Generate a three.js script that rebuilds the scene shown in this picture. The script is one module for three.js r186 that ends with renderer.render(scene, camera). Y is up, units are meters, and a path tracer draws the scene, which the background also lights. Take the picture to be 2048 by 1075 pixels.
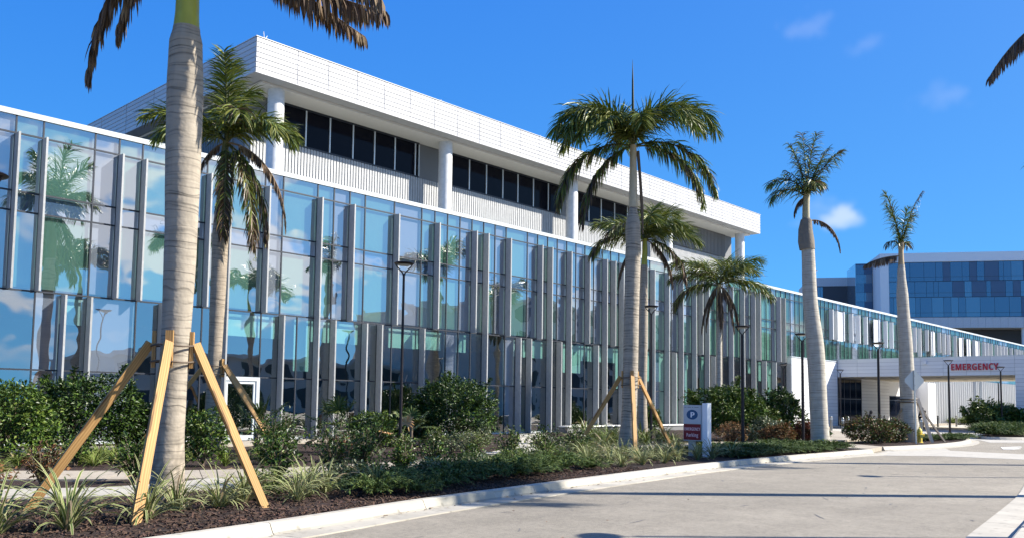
import * as THREE from 'three';
import { mergeGeometries } from 'three/addons/utils/BufferGeometryUtils.js';
import { TextGeometry } from 'three/addons/geometries/TextGeometry.js';
import { FontLoader } from 'three/addons/loaders/FontLoader.js';
import { MarchingCubes } from 'three/addons/objects/MarchingCubes.js';

// ---------------------------------------------------------------- camera, sky, sun, exposure
// world: x runs along the glass front (away from the camera), z out of it, y up; metres
const scene = new THREE.Scene();
const YAW = 0.751427, PITCH = 0.073839, ROLL = 0.013057, FOCAL = 1724.68, CY = 678.08;
const EYE = new THREE.Vector3(0, 1.6, 29);
const FW = new THREE.Vector3(Math.cos(YAW) * Math.cos(PITCH), Math.sin(PITCH), -Math.sin(YAW) * Math.cos(PITCH));
const camera = new THREE.PerspectiveCamera(2 * Math.atan(CY / FOCAL) * 180 / Math.PI, 2048 / (2 * CY), 0.1, 2500);
{
  const r = new THREE.Vector3().crossVectors(FW, new THREE.Vector3(0, 1, 0)).normalize(), u = new THREE.Vector3().crossVectors(r, FW);
  camera.position.copy(EYE);
  camera.up.copy(r.clone().multiplyScalar(-Math.sin(ROLL)).addScaledVector(u, Math.cos(ROLL)));
  camera.lookAt(EYE.clone().add(FW));
  camera.setViewOffset(2048, 2 * CY, 0, 0, 2048, 1075);
}
const renderer = new THREE.WebGLRenderer({ antialias: true });
renderer.setSize(1024, 537);
renderer.toneMapping = THREE.LinearToneMapping;
renderer.toneMappingExposure = 2.22;
renderer.shadowMap.enabled = true;

const SUN = new THREE.Vector3(0.713, 0.735, 0.70).normalize();
const sun = new THREE.DirectionalLight(new THREE.Color(1.0, 0.94, 0.84), 5);
sun.name = 'sun'; sun.position.copy(SUN).multiplyScalar(150).add(new THREE.Vector3(40, 0, 0)); sun.target.position.set(40, 0, 0);
sun.castShadow = true; Object.assign(sun.shadow.camera, { left: -120, right: 120, top: 120, bottom: -120, near: 1, far: 500 });
sun.shadow.mapSize.set(4096, 4096);
scene.add(sun, sun.target);

// ---------------------------------------------------------------- random numbers and noise
function rng(seed) { let a = seed >>> 0; return () => { a = (a + 0x6D2B79F5) | 0; let t = Math.imul(a ^ (a >>> 15), 1 | a); t = (t + Math.imul(t ^ (t >>> 7), 61 | t)) ^ t; return ((t ^ (t >>> 14)) >>> 0) / 4294967296; }; }
const hash = (x, y, s) => { let h = Math.imul(x | 0, 374761393) ^ Math.imul(y | 0, 668265263) ^ Math.imul(s | 0, 974634177); h = Math.imul(h ^ (h >>> 13), 1274126177); return ((h ^ (h >>> 16)) >>> 0) / 4294967296; };
const sm = (t) => t * t * (3 - 2 * t), lerp = (a, b, t) => a + (b - a) * t, clamp = (x, a = 0, b = 1) => Math.min(b, Math.max(a, x));
const sstep = (a, b, x) => sm(clamp((x - a) / (b - a)));
function vnoise(x, y, per, s) { // periodic value noise
  const xi = Math.floor(x), yi = Math.floor(y), fx = sm(x - xi), fy = sm(y - yi), w = (v) => per ? ((v % per) + per) % per : v;
  return lerp(lerp(hash(w(xi), w(yi), s), hash(w(xi + 1), w(yi), s), fx), lerp(hash(w(xi), w(yi + 1), s), hash(w(xi + 1), w(yi + 1), s), fx), fy);
}
function fbm(x, y, per, oct, s) { let v = 0, a = 0.5, t = 0; for (let o = 0; o < oct; o++) { v += a * vnoise(x, y, per, s + o * 17); t += a; x *= 2; y *= 2; per *= 2; a *= 0.5; } return v / t; }

// sky: deep blue, paler low down and towards the sun, small fair-weather clouds
{
  const W = 2048, H = 1024, data = new Float32Array(W * H * 4);
  const puffs = [[0.842, 0.392, -0.372, 0.017, 0.08, 1], [0.872, 0.371, -0.319, 0.014, 0.065, 2], [0.908, 0.203, -0.366, 0.017, 0.42, 3], [0.901, 0.212, -0.381, 0.022, 0.10, 4], [0.912, 0.313, -0.263, 0.018, 0.07, 5]];
  for (let j = 0; j < H; j++) for (let i = 0; i < W; i++) {
    const el = ((j + 0.5) / H - 0.5) * Math.PI, az = ((i + 0.5) / W - 0.5) * 2 * Math.PI;
    const x = Math.cos(el) * Math.cos(az), y = Math.sin(el), z = Math.cos(el) * Math.sin(az);
    const e = Math.max(0, el * 180 / Math.PI), k = (j * W + i) * 4;
    const t = Math.exp(-e / 13), t2 = Math.exp(-e / 45);
    let r = 0.0015 + 0.066 * t + 0.006 * t2, g = 0.052 + 0.185 * t + 0.052 * t2, b = 0.305 + 0.135 * t + 0.095 * t2;
    const ca = clamp(x * SUN.x + y * SUN.y + z * SUN.z, -1, 1), ang = Math.acos(ca) * 180 / Math.PI;
    const g1 = 0.6 * Math.exp(-ang / 11), g2 = 0.24 * Math.exp(-ang / 32);
    r += g1 * 0.95 + g2 * 0.42; g += g1 * 0.88 + g2 * 0.70; b += g1 * 0.72 + g2 * 0.74;
    let c = 0;
    if (e > 0.5) { // cumulus field: mostly over the land behind the camera, a few small ones elsewhere
      const s = 1 / (y + 0.12), px = x * s * 1.6, py = z * s * 1.6;
      const cov = 0.655 - 0.11 * sstep(0.35, 0.9, z);
      c = sstep(cov, cov + 0.17, fbm(px + 40, py + 40, 0, 5, 7)) * sstep(1, 5, e) * (1 - 0.6 * sstep(30, 60, e)) * 0.8;
      c *= sstep(0.12, 0.4, z + 0.25 * Math.max(0, -x));
      for (const [qx, qy, qz, rad, op, sd] of puffs) {
        const dx = Math.hypot(x - qx, z - qz), dy = (y - qy), n = fbm(az * 60 + sd * 9, el * 75, 0, 4, 20 + sd);
        const d = Math.hypot(dx / 1.35, dy / 0.78) / rad;
        c = Math.max(c, op * sstep(1.25, 0.1, d + (n - 0.5) * 1.7));
      }
    }
    const cl = 0.56;
    data[k] = lerp(r, cl, c); data[k + 1] = lerp(g, cl, c); data[k + 2] = lerp(b, cl * 1.04, c); data[k + 3] = 1;
  }
  const t = new THREE.DataTexture(data, W, H, THREE.RGBAFormat, THREE.FloatType);
  t.mapping = THREE.EquirectangularReflectionMapping; t.magFilter = THREE.LinearFilter; t.minFilter = THREE.LinearFilter; t.wrapS = THREE.RepeatWrapping; t.needsUpdate = true;
  scene.background = t; scene.environment = t;
}

// ---------------------------------------------------------------- small vector and mesh helpers
const V = { add: (a, b) => [a[0] + b[0], a[1] + b[1], a[2] + b[2]], sub: (a, b) => [a[0] - b[0], a[1] - b[1], a[2] - b[2]], mul: (a, s) => [a[0] * s, a[1] * s, a[2] * s],
  cross: (a, b) => [a[1] * b[2] - a[2] * b[1], a[2] * b[0] - a[0] * b[2], a[0] * b[1] - a[1] * b[0]], len: (a) => Math.hypot(...a), norm: (a) => { const l = Math.hypot(...a) || 1; return [a[0] / l, a[1] / l, a[2] / l]; },
  mix: (a, b, t) => [lerp(a[0], b[0], t), lerp(a[1], b[1], t), lerp(a[2], b[2], t)], ma: (a, b, s) => [a[0] + b[0] * s, a[1] + b[1] * s, a[2] + b[2] * s] };
class MB { // mesh builder
  constructor() { this.p = []; this.n = []; this.u = []; this.c = []; this.i = []; this.col = [1, 1, 1]; }
  v(p, n, u) { this.p.push(...p); this.n.push(...n); this.u.push(...u); this.c.push(...this.col); return this.p.length / 3 - 1; }
  quad(a, b, c, d, uv) {
    const n = V.norm(V.cross(V.sub(b, a), V.sub(d, a)));
    if (!uv) { const m = n.map(Math.abs), f = m[1] > 0.7 ? (p) => [p[0], p[2]] : m[0] > m[2] ? (p) => [p[2], p[1]] : (p) => [p[0], p[1]]; uv = [a, b, c, d].map(f); }
    const q = [a, b, c, d].map((p, k) => this.v(p, n, uv[k]));
    this.i.push(q[0], q[1], q[2], q[0], q[2], q[3]); return this;
  }
  tri(a, b, c, uv = [[0, 0], [1, 0], [0, 1]]) { const n = V.norm(V.cross(V.sub(b, a), V.sub(c, a))); const q = [a, b, c].map((p, k) => this.v(p, n, uv[k])); this.i.push(...q); return this; }
  box(x0, x1, y0, y1, z0, z1) {
    const P = (x, y, z) => [x, y, z];
    this.quad(P(x0, y0, z1), P(x1, y0, z1), P(x1, y1, z1), P(x0, y1, z1)); this.quad(P(x1, y0, z0), P(x0, y0, z0), P(x0, y1, z0), P(x1, y1, z0));
    this.quad(P(x0, y0, z0), P(x0, y0, z1), P(x0, y1, z1), P(x0, y1, z0)); this.quad(P(x1, y0, z1), P(x1, y0, z0), P(x1, y1, z0), P(x1, y1, z1));
    this.quad(P(x0, y1, z1), P(x1, y1, z1), P(x1, y1, z0), P(x0, y1, z0)); this.quad(P(x0, y0, z0), P(x1, y0, z0), P(x1, y0, z1), P(x0, y0, z1)); return this;
  }
  cbox(x0, x1, y0, y1, z0, z1, e = 0.006) { // box whose front (z1) edges are chamfered
    const P = (x, y, z) => [x, y, z], a = [P(x0, y0, z1 - e), P(x1, y0, z1 - e), P(x1, y1, z1 - e), P(x0, y1, z1 - e)], b = [P(x0 + e, y0 + e, z1), P(x1 - e, y0 + e, z1), P(x1 - e, y1 - e, z1), P(x0 + e, y1 - e, z1)], c = [P(x0, y0, z0), P(x1, y0, z0), P(x1, y1, z0), P(x0, y1, z0)];
    this.quad(...b); for (let k = 0; k < 4; k++) { const l = (k + 1) % 4; this.quad(a[k], a[l], b[l], b[k]); this.quad(c[k], c[l], a[l], a[k]); } return this;
  }
  bar(a, b, w, h, side) { // square bar from a to b; w across `side`, h across the third direction
    const T = V.norm(V.sub(b, a)); let S = side || (Math.abs(T[1]) > 0.9 ? [1, 0, 0] : [0, 1, 0]); S = V.norm(V.ma(S, T, -(S[0] * T[0] + S[1] * T[1] + S[2] * T[2]))); const N = V.cross(T, S), L = V.len(V.sub(b, a));
    const c = (o, s, n) => V.ma(V.ma(o, S, s * w / 2), N, n * h / 2), k = [[-1, -1], [1, -1], [1, 1], [-1, 1]];
    for (let q = 0; q < 4; q++) { const [s0, n0] = k[q], [s1, n1] = k[(q + 1) % 4], W = q % 2 ? h : w; this.quad(c(a, s0, n0), c(a, s1, n1), c(b, s1, n1), c(b, s0, n0), [[0, 0], [W, 0], [W, L], [0, L]]); }
    this.quad(c(a, -1, 1), c(a, 1, 1), c(a, 1, -1), c(a, -1, -1), [[0, 0], [w, 0], [w, h], [0, h]]); this.quad(c(b, -1, -1), c(b, 1, -1), c(b, 1, 1), c(b, -1, 1), [[0, 0], [w, 0], [w, h], [0, h]]); return this;
  }
  tube(pts, rad, seg = 12, cap = true) { // smooth tube; uv in metres
    const n = pts.length, rows = []; let v = 0, S = null;
    for (let k = 0; k < n; k++) {
      const T = V.norm(V.sub(pts[Math.min(n - 1, k + 1)], pts[Math.max(0, k - 1)]));
      S = S ? V.norm(V.ma(S, T, -(S[0] * T[0] + S[1] * T[1] + S[2] * T[2]))) : V.norm(V.cross(Math.abs(T[1]) > 0.95 ? [0, 0, 1] : [0, 1, 0], T)); const N = V.cross(T, S);
      if (k) v += V.len(V.sub(pts[k], pts[k - 1]));
      const r = typeof rad === 'number' ? rad : rad[k], row = [];
      const dr = k < n - 1 && typeof rad !== 'number' ? (rad[k + 1] - rad[Math.max(0, k - 1)]) / (V.len(V.sub(pts[Math.min(n - 1, k + 1)], pts[Math.max(0, k - 1)])) || 1) : 0;
      for (let s = 0; s <= seg; s++) { const a = s / seg * 2 * Math.PI, d = V.add(V.mul(S, Math.cos(a)), V.mul(N, Math.sin(a))); row.push(this.v(V.ma(pts[k], d, r), V.norm(V.ma(d, T, -dr)), [s / seg * 2 * Math.PI * 0.22, v])); }
      rows.push(row);
    }
    for (let k = 0; k < n - 1; k++) for (let s = 0; s < seg; s++) this.i.push(rows[k][s], rows[k][s + 1], rows[k + 1][s + 1], rows[k][s], rows[k + 1][s + 1], rows[k + 1][s]);
    if (cap) for (const e of [0, n - 1]) { const T = V.norm(e ? V.sub(pts[n - 1], pts[n - 2]) : V.sub(pts[0], pts[1])), c = this.v(pts[e], T, [0, 0]), r = rows[e].map((q) => this.v(this.p.slice(q * 3, q * 3 + 3), T, [0, 0])); for (let s = 0; s < seg; s++) e ? this.i.push(c, r[s], r[s + 1]) : this.i.push(c, r[s + 1], r[s]); }
    return this;
  }
  lathe(prof, seg = 20, o = [0, 0, 0]) { // prof: [radius, y] bottom to top, flat bands
    for (let k = 0; k + 1 < prof.length; k++) {
      const [r0, y0] = prof[k], [r1, y1] = prof[k + 1], l = Math.hypot(r1 - r0, y1 - y0) || 1, nr = (y1 - y0) / l, ny = -(r1 - r0) / l, row = (r, y) => { const q = []; for (let s = 0; s <= seg; s++) { const a = -s / seg * 2 * Math.PI; q.push(this.v([o[0] + Math.cos(a) * r, o[1] + y, o[2] + Math.sin(a) * r], [Math.cos(a) * nr, ny, Math.sin(a) * nr], [s / seg, y])); } return q; };
      const A = row(r0, y0), B = row(r1, y1); for (let s = 0; s < seg; s++) { if (r0 > 1e-6) this.i.push(A[s], A[s + 1], B[s + 1]); if (r1 > 1e-6) this.i.push(A[s], B[s + 1], B[s]); }
    } return this;
  }
  strip(pts, widths, dir) { // flat ribbon along pts, width across dir
    for (let k = 0; k < pts.length - 1; k++) { const a = V.ma(pts[k], dir, -widths[k] / 2), b = V.ma(pts[k], dir, widths[k] / 2), c = V.ma(pts[k + 1], dir, widths[k + 1] / 2), d = V.ma(pts[k + 1], dir, -widths[k + 1] / 2); if (widths[k + 1] < 1e-4) this.tri(a, b, c); else this.quad(a, b, c, d, [[0, 0], [1, 0], [1, 1], [0, 1]]); } return this;
  }
  geo() {
    const g = new THREE.BufferGeometry();
    g.setAttribute('position', new THREE.Float32BufferAttribute(this.p, 3)); g.setAttribute('normal', new THREE.Float32BufferAttribute(this.n, 3)); g.setAttribute('uv', new THREE.Float32BufferAttribute(this.u, 2)); g.setAttribute('color', new THREE.Float32BufferAttribute(this.c, 3));
    g.setIndex(this.i); return g;
  }
}
const used = {};
const numbered = (name) => { const n = used[name] = (used[name] ?? -1) + 1; return n ? name + '_' + String(n).padStart(3, '0') : name; };
function mesh(name, mb, mat, parent, kind) {
  const m = new THREE.Mesh(mb.isBufferGeometry ? mb : mb.geo(), mat); m.castShadow = m.receiveShadow = true;
  if (parent) { m.name = name; parent.add(m); } else { m.name = numbered(name); scene.add(m); }
  if (kind) m.userData.kind = kind; return m;
}
const struct = (name, mb, mat) => mesh(name, mb, mat, null, 'structure');
function tag(o, label, category, group) { o.userData = { ...o.userData, label, category, ...(group ? { group } : {}) }; return o; }
function thing(name, label, category, pos = [0, 0, 0], turn = 0, group) { const o = new THREE.Group(); o.name = numbered(name); o.position.set(...pos); o.rotation.y = turn; scene.add(o); return tag(o, label, category, group); }
const copyOf = (root, name, pos, turn, scale, label) => { const r = root.clone(); r.name = numbered(name); r.position.set(...pos); r.rotation.y = turn; r.scale.set(scale, scale, scale); r.userData = { ...root.userData, label }; scene.add(r); return r; };
const ORD = ['first', 'second', 'third', 'fourth', 'fifth', 'sixth', 'seventh', 'eighth', 'ninth', 'tenth', 'eleventh', 'twelfth', 'thirteenth', 'fourteenth', 'fifteenth', 'sixteenth', 'seventeenth', 'eighteenth', 'nineteenth', 'twentieth'];
const RR = [Math.sin(YAW), 0, Math.cos(YAW)], NN = [Math.cos(YAW), 0, -Math.sin(YAW)]; // level axes: across the view, and into it

// ---------------------------------------------------------------- textures and materials
function tex(w, h, fn, { srgb = false, rep = [1, 1] } = {}) {
  const d = new Uint8Array(w * h * 4);
  for (let y = 0; y < h; y++) for (let x = 0; x < w; x++) { const c = fn(x / w, y / h, x, y), k = (y * w + x) * 4; for (let q = 0; q < 3; q++) d[k + q] = clamp((Array.isArray(c) ? c[q] : c)) * 255; d[k + 3] = 255; }
  const t = new THREE.DataTexture(d, w, h, THREE.RGBAFormat); t.wrapS = t.wrapT = THREE.RepeatWrapping; t.magFilter = THREE.LinearFilter; t.minFilter = THREE.LinearFilter; t.repeat.set(...rep); if (srgb) t.colorSpace = THREE.SRGBColorSpace; t.needsUpdate = true; return t;
}
const again = (t, u, v) => { const c = t.clone(); c.repeat.set(u, v); c.needsUpdate = true; return c; };
const C = (r, g, b) => new THREE.Color().setRGB(r, g, b);
const std = (o) => new THREE.MeshStandardMaterial({ roughness: 0.8, ...o });
const phys = (o) => new THREE.MeshPhysicalMaterial({ roughness: 0.8, ...o });
const grain = tex(256, 256, (u, v) => 0.72 + 0.28 * fbm(u * 8, v * 8, 8, 5, 3));
const bumpy = tex(256, 256, (u, v) => fbm(u * 16, v * 16, 16, 4, 31));
const asphaltMap = tex(1024, 1024, (u, v, x, y) => { const s = hash(x, y, 5), q = hash(x >> 1, y >> 1, 6), l = fbm(u * 10, v * 10, 10, 4, 9); let t = 0.74 + 0.3 * (s - 0.5) + 0.26 * (q - 0.5) + 0.22 * (l - 0.5); t += 0.25 * (fbm(u * 64, v * 64, 64, 2, 11) - 0.5); if (q > 0.965) t += 0.2; if (q < 0.03) t -= 0.25; return [t, t * 0.985, t * 0.955]; }, { rep: [0.33, 0.33] });
const asphaltBump = tex(512, 512, (u, v, x, y) => 0.6 * hash(x >> 1, y >> 1, 6) + 0.4 * hash(x, y, 5), { rep: [0.66, 0.66] });
const concreteMap = tex(512, 512, (u, v, x, y) => { const t = 0.80 + 0.2 * (fbm(u * 6, v * 6, 6, 5, 40) - 0.5) + 0.10 * (hash(x, y, 41) - 0.5) - 0.25 * sstep(0.66, 0.8, fbm(u * 12, v * 12, 12, 4, 43)); return [t, t * 0.985, t * 0.95]; }, { rep: [0.5, 0.5] });
const mulchMap = tex(512, 512, (u, v, x, y) => { const a = fbm(u * 40, v * 24, 8, 3, 51), b = fbm(u * 10, v * 10, 10, 4, 52), s = hash(x >> 1, y, 53); const t = 0.35 + 0.9 * (a - 0.4) + 0.5 * (b - 0.5) + 0.35 * (s - 0.5); return [t, t * 0.72, t * 0.55]; }, { rep: [0.8, 0.8] });
const mulchBump = tex(512, 512, (u, v, x, y) => 0.6 * fbm(u * 24, v * 24, 24, 4, 54) + 0.4 * hash(x >> 2, y >> 1, 55), { rep: [0.8, 0.8] });
const woodMap = tex(256, 1024, (u, v) => { const w = u * 6 + 0.6 * fbm(u * 2, v * 3, 3, 3, 61), k = 0.5 + 0.5 * Math.sin(w * 14 + 4 * fbm(u * 3, v * 4, 4, 3, 62)); let t = 0.66 + 0.26 * k + 0.34 * (fbm(u * 32, v * 4, 4, 3, 63) - 0.5) + 0.25 * (fbm(u * 3, v * 3, 3, 3, 65) - 0.5); const kn = fbm(u * 5, v * 5, 5, 3, 64); if (kn > 0.66) t *= Math.max(0.35, 1 - 5 * (kn - 0.66)); return [t, t * 0.93 - 0.07 * (1 - k), t * 0.82 - 0.12 * (1 - k)]; }, { rep: [2.5, 0.45] });
const barkFn = (dark) => (u, v) => { // leaf scars: uneven, broken rings of very different strength
  let scar = 0; const wob = 0.9 * (fbm(u * 4, v * 10, 4, 2, 71) - 0.5);
  for (const [n, s, a] of [[34, 72, 1], [21, 172, 0.8]]) { const y = v * n + wob + 1.1 * vnoise(3.3, v * n * 0.5, n, s + 5), q = Math.floor(y), f = y - q, k = ((q % n) + n) % n, str = Math.pow(hash(k, 3, s), 1.3), w = 0.07 + 0.15 * hash(k, 4, s); scar = Math.max(scar, a * str * sstep(w, w * 0.2, Math.min(f, 1 - f)) * (0.25 + 0.9 * fbm(u * 9, v * 60, 9, 2, 74))); }
  const blot = fbm(u * 8, v * 16, 8, 4, 75), streak = fbm(u * 30, v * 6, 6, 3, 76), fine = fbm(u * 6, v * 150, 6, 2, 78); let t = 0.80 + 0.30 * (blot - 0.5) + 0.14 * (streak - 0.5) + 0.12 * (fine - 0.5) - dark * scar; return [t, t * 0.96, t * 0.885];
};
const barkMap = tex(512, 1024, barkFn(0.72), { rep: [0.72, 0.25] }), barkMapDark = tex(512, 1024, barkFn(1.0), { rep: [0.72, 0.33] });
const barkBump = tex(256, 1024, (u, v) => 0.5 + 0.5 * (fbm(u * 6, v * 80, 6, 3, 78) - 0.5) + 0.4 * (fbm(u * 24, v * 64, 8, 3, 77) - 0.5), { rep: [0.72, 0.25] });
const waveTex = (() => { // slow waves of heat-treated glass, float so that the slopes stay smooth; covers 8 m
  const W = 256, d = new Float32Array(W * W * 4);
  for (let y = 0; y < W; y++) for (let x = 0; x < W; x++) { const u = x / W, v = y / W, h = 0.55 * fbm(u * 12, v * 9, 3, 2, 81) + 0.35 * vnoise(u * 9, v * 18, 9, 83) + 0.12 * vnoise(u * 20, v * 30, 10, 84); for (let q = 0; q < 3; q++) d[(y * W + x) * 4 + q] = h; d[(y * W + x) * 4 + 3] = 1; }
  const t = new THREE.DataTexture(d, W, W, THREE.RGBAFormat, THREE.FloatType); t.wrapS = t.wrapT = THREE.RepeatWrapping; t.magFilter = t.minFilter = THREE.LinearFilter; t.repeat.set(1 / 8, 1 / 8); t.needsUpdate = true; return t;
})();
const M = {
  asphalt: std({ color: C(0.375, 0.342, 0.280), map: asphaltMap, bumpMap: asphaltBump, bumpScale: 0.006, roughness: 0.95, vertexColors: true }),
  concrete: std({ color: C(0.50, 0.475, 0.42), map: concreteMap, bumpMap: bumpy, bumpScale: 0.002, roughness: 0.9, vertexColors: true }),
  walk: std({ color: C(0.42, 0.37, 0.30), map: concreteMap, bumpMap: bumpy, bumpScale: 0.002, roughness: 0.9, vertexColors: true }),
  mulch: std({ color: C(0.060, 0.036, 0.026), map: mulchMap, bumpMap: mulchBump, bumpScale: 0.03, roughness: 1, vertexColors: true }),
  chip: std({ color: C(0.05, 0.03, 0.022), roughness: 1 }),
  soil: std({ color: C(0.2, 0.18, 0.13), map: grain, roughness: 1 }),
  white: std({ color: C(0.74, 0.74, 0.73), map: grain, roughness: 0.45 }), joint: std({ color: C(0.38, 0.38, 0.385), roughness: 0.9 }),
  whitePanel: std({ color: C(0.56, 0.56, 0.56), roughness: 0.38 }), whitePanelB: std({ color: C(0.51, 0.51, 0.515), roughness: 0.42 }),
  siding: std({ color: C(0.74, 0.74, 0.73), roughness: 0.4 }), sidingB: std({ color: C(0.69, 0.69, 0.685), roughness: 0.45 }), soffit: std({ color: C(0.78, 0.75, 0.70), roughness: 0.8 }),
  fin: std({ color: C(0.41, 0.42, 0.415), map: grain, roughness: 0.45 }), finB: std({ color: C(0.36, 0.37, 0.366), map: grain, roughness: 0.45 }), finWhite: std({ color: C(0.66, 0.66, 0.65), roughness: 0.4 }),
  mullion: std({ color: C(0.03, 0.035, 0.045), roughness: 0.45, metalness: 0.3 }), capAlu: std({ color: C(0.46, 0.50, 0.52), roughness: 0.5 }), alu: std({ color: C(0.62, 0.66, 0.67), roughness: 0.35, metalness: 0.3 }),
  rib: std({ color: C(0.47, 0.475, 0.475), map: grain, roughness: 0.5 }), greyWall: std({ color: C(0.16, 0.165, 0.17), roughness: 0.6 }), louvre: std({ color: C(0.17, 0.17, 0.17), roughness: 0.6 }),
  blackGlass: phys({ color: C(0.004, 0.005, 0.010), roughness: 0.05, ior: 1.35, specularIntensity: 0.35 }),
  blue: phys({ color: C(0.44, 0.64, 0.62), transmission: 1, thickness: 0, roughness: 0.0, ior: 5.4, bumpMap: waveTex, bumpScale: 0.008 }),
  lower: phys({ color: C(0.58, 0.84, 0.78), transmission: 1, thickness: 0, roughness: 0.0, ior: 4.6, bumpMap: waveTex, bumpScale: 0.006 }),
  frit: phys({ color: C(0.74, 0.80, 0.88), transmission: 1, thickness: 0, roughness: 0.0, ior: 4.2, bumpMap: waveTex, bumpScale: 0.010 }),
  band: phys({ color: C(0.42, 0.56, 0.80), transmission: 1, thickness: 0, roughness: 0.0, ior: 5.4, bumpMap: waveTex, bumpScale: 0.010 }),
  farGlass: phys({ color: C(0.40, 0.58, 0.53), transmission: 1, thickness: 0, roughness: 0.0, ior: 2.4, bumpMap: waveTex, bumpScale: 0.004 }),
  backing: std({ color: C(0.54, 0.58, 0.52), roughness: 0.9 }), backGreen: std({ color: C(0.27, 0.31, 0.29), roughness: 0.9 }), fritBack: std({ color: C(0.37, 0.37, 0.375), roughness: 0.9 }), blind: std({ color: C(0.60, 0.66, 0.64), roughness: 0.9 }), room: std({ color: C(0.15, 0.17, 0.155), roughness: 0.9 }), roomDark: std({ color: C(0.05, 0.055, 0.06), roughness: 0.9 }),
  lamp: std({ color: C(0.018, 0.014, 0.016), roughness: 0.4, metalness: 0.4 }), lens: std({ color: C(0.35, 0.35, 0.34), roughness: 0.3 }),
  wood: std({ color: C(0.50, 0.315, 0.125), map: woodMap, bumpMap: woodMap, bumpScale: 0.0015, roughness: 0.75 }), woodOld: std({ color: C(0.42, 0.33, 0.22), map: woodMap, roughness: 0.85 }), strap: std({ color: C(0.10, 0.07, 0.045), roughness: 0.7 }),
  bark: std({ color: C(0.40, 0.36, 0.305), map: barkMap, bumpMap: barkBump, bumpScale: 0.012, roughness: 0.9, vertexColors: true }), barkDark: std({ color: C(0.41, 0.37, 0.315), map: barkMapDark, bumpMap: barkBump, bumpScale: 0.015, roughness: 0.9, vertexColors: true }), barkPale: std({ color: C(0.52, 0.50, 0.455), map: again(barkMap, 0.72, 0.5), bumpMap: barkBump, bumpScale: 0.008, roughness: 0.9, vertexColors: true }),
  shaft: std({ color: C(0.40, 0.40, 0.045), map: grain, roughness: 0.45, vertexColors: true }), shaftPale: std({ color: C(0.55, 0.46, 0.30), map: grain, roughness: 0.6, vertexColors: true }),
  burlap: std({ color: C(0.21, 0.185, 0.15), map: grain, bumpMap: bumpy, bumpScale: 0.01, roughness: 1 }),
  leaf: phys({ color: C(1, 1, 1), vertexColors: true, roughness: 0.42, specularIntensity: 0.45, transmission: 0.5, thickness: 0, side: THREE.DoubleSide }), leafMatte: phys({ color: C(1, 1, 1), vertexColors: true, roughness: 0.7, specularIntensity: 0.25, transmission: 0.3, thickness: 0, side: THREE.DoubleSide }), leafGloss: phys({ color: C(1, 1, 1), vertexColors: true, roughness: 0.4, specularIntensity: 0.4, transmission: 0.3, thickness: 0, side: THREE.DoubleSide }),
  dry: std({ color: C(1, 1, 1), vertexColors: true, roughness: 0.9, side: THREE.DoubleSide }), stem: std({ color: C(0.16, 0.12, 0.085), roughness: 0.9 }),
  signGrey: std({ color: C(0.50, 0.53, 0.55), roughness: 0.5 }), signWhite: std({ color: C(0.82, 0.84, 0.86), roughness: 0.4 }), signRed: std({ color: C(0.40, 0.012, 0.03), roughness: 0.35 }), galv: std({ color: C(0.46, 0.49, 0.48), roughness: 0.5, metalness: 0.5 }),
  yellow: std({ color: C(0.72, 0.55, 0.08), roughness: 0.5 }), steel: std({ color: C(0.30, 0.29, 0.27), roughness: 0.35, metalness: 0.7 }), paint: std({ color: C(0.80, 0.79, 0.74), roughness: 0.8 }),
  cloth: std({ color: C(0.012, 0.012, 0.015), roughness: 0.95 }), skin: std({ color: C(0.20, 0.11, 0.075), roughness: 0.7 }), towerBlue: phys({ color: C(0.16, 0.21, 0.27), metalness: 0.75, roughness: 0.06 }), towerBlueB: phys({ color: C(0.20, 0.26, 0.32), metalness: 0.75, roughness: 0.08 }), towerGrey: std({ color: C(0.075, 0.125, 0.20), roughness: 0.35, metalness: 0.2 }),
  towerWall: std({ color: C(0.66, 0.66, 0.66), map: grain, roughness: 0.7 }), towerPale: std({ color: C(0.82, 0.81, 0.80), roughness: 0.7 }), towerDark: std({ color: C(0.075, 0.075, 0.08), roughness: 0.8 }),
};
for (const k in M) M[k].name = k;
// ---------------------------------------------------------------- ground, road, beds, kerbs, walks
function catmull(pts, step) { // resample an xz polyline smoothly at even steps
  const c = new THREE.CatmullRomCurve3(pts.map(([x, z]) => new THREE.Vector3(x, 0, z)), false, 'centripetal'), n = Math.max(1, Math.round(c.getLength() / step));
  return c.getSpacedPoints(n).map((p) => [p.x, p.z]);
}
const KERB = [[-34, 21.2], [-12, 20.9], [0, 20.45], [4.2, 19.93], [6, 19.6], [8.67, 19.0], [10.5, 18.7], [14.4, 18.12], [18.7, 17.58], [22.3, 17.33], [25.8, 17.24], [28.5, 17.28], [31.1, 17.25]];
const kerbCurve = catmull(KERB, 0.25);
const kerbZ = (x) => { for (let k = 1; k < kerbCurve.length; k++) if (kerbCurve[k][0] >= x) { const [a, b] = kerbCurve[k - 1], [c, d] = kerbCurve[k]; return lerp(b, d, (x - a) / (c - a)); } return kerbCurve.at(-1)[1]; };
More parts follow.
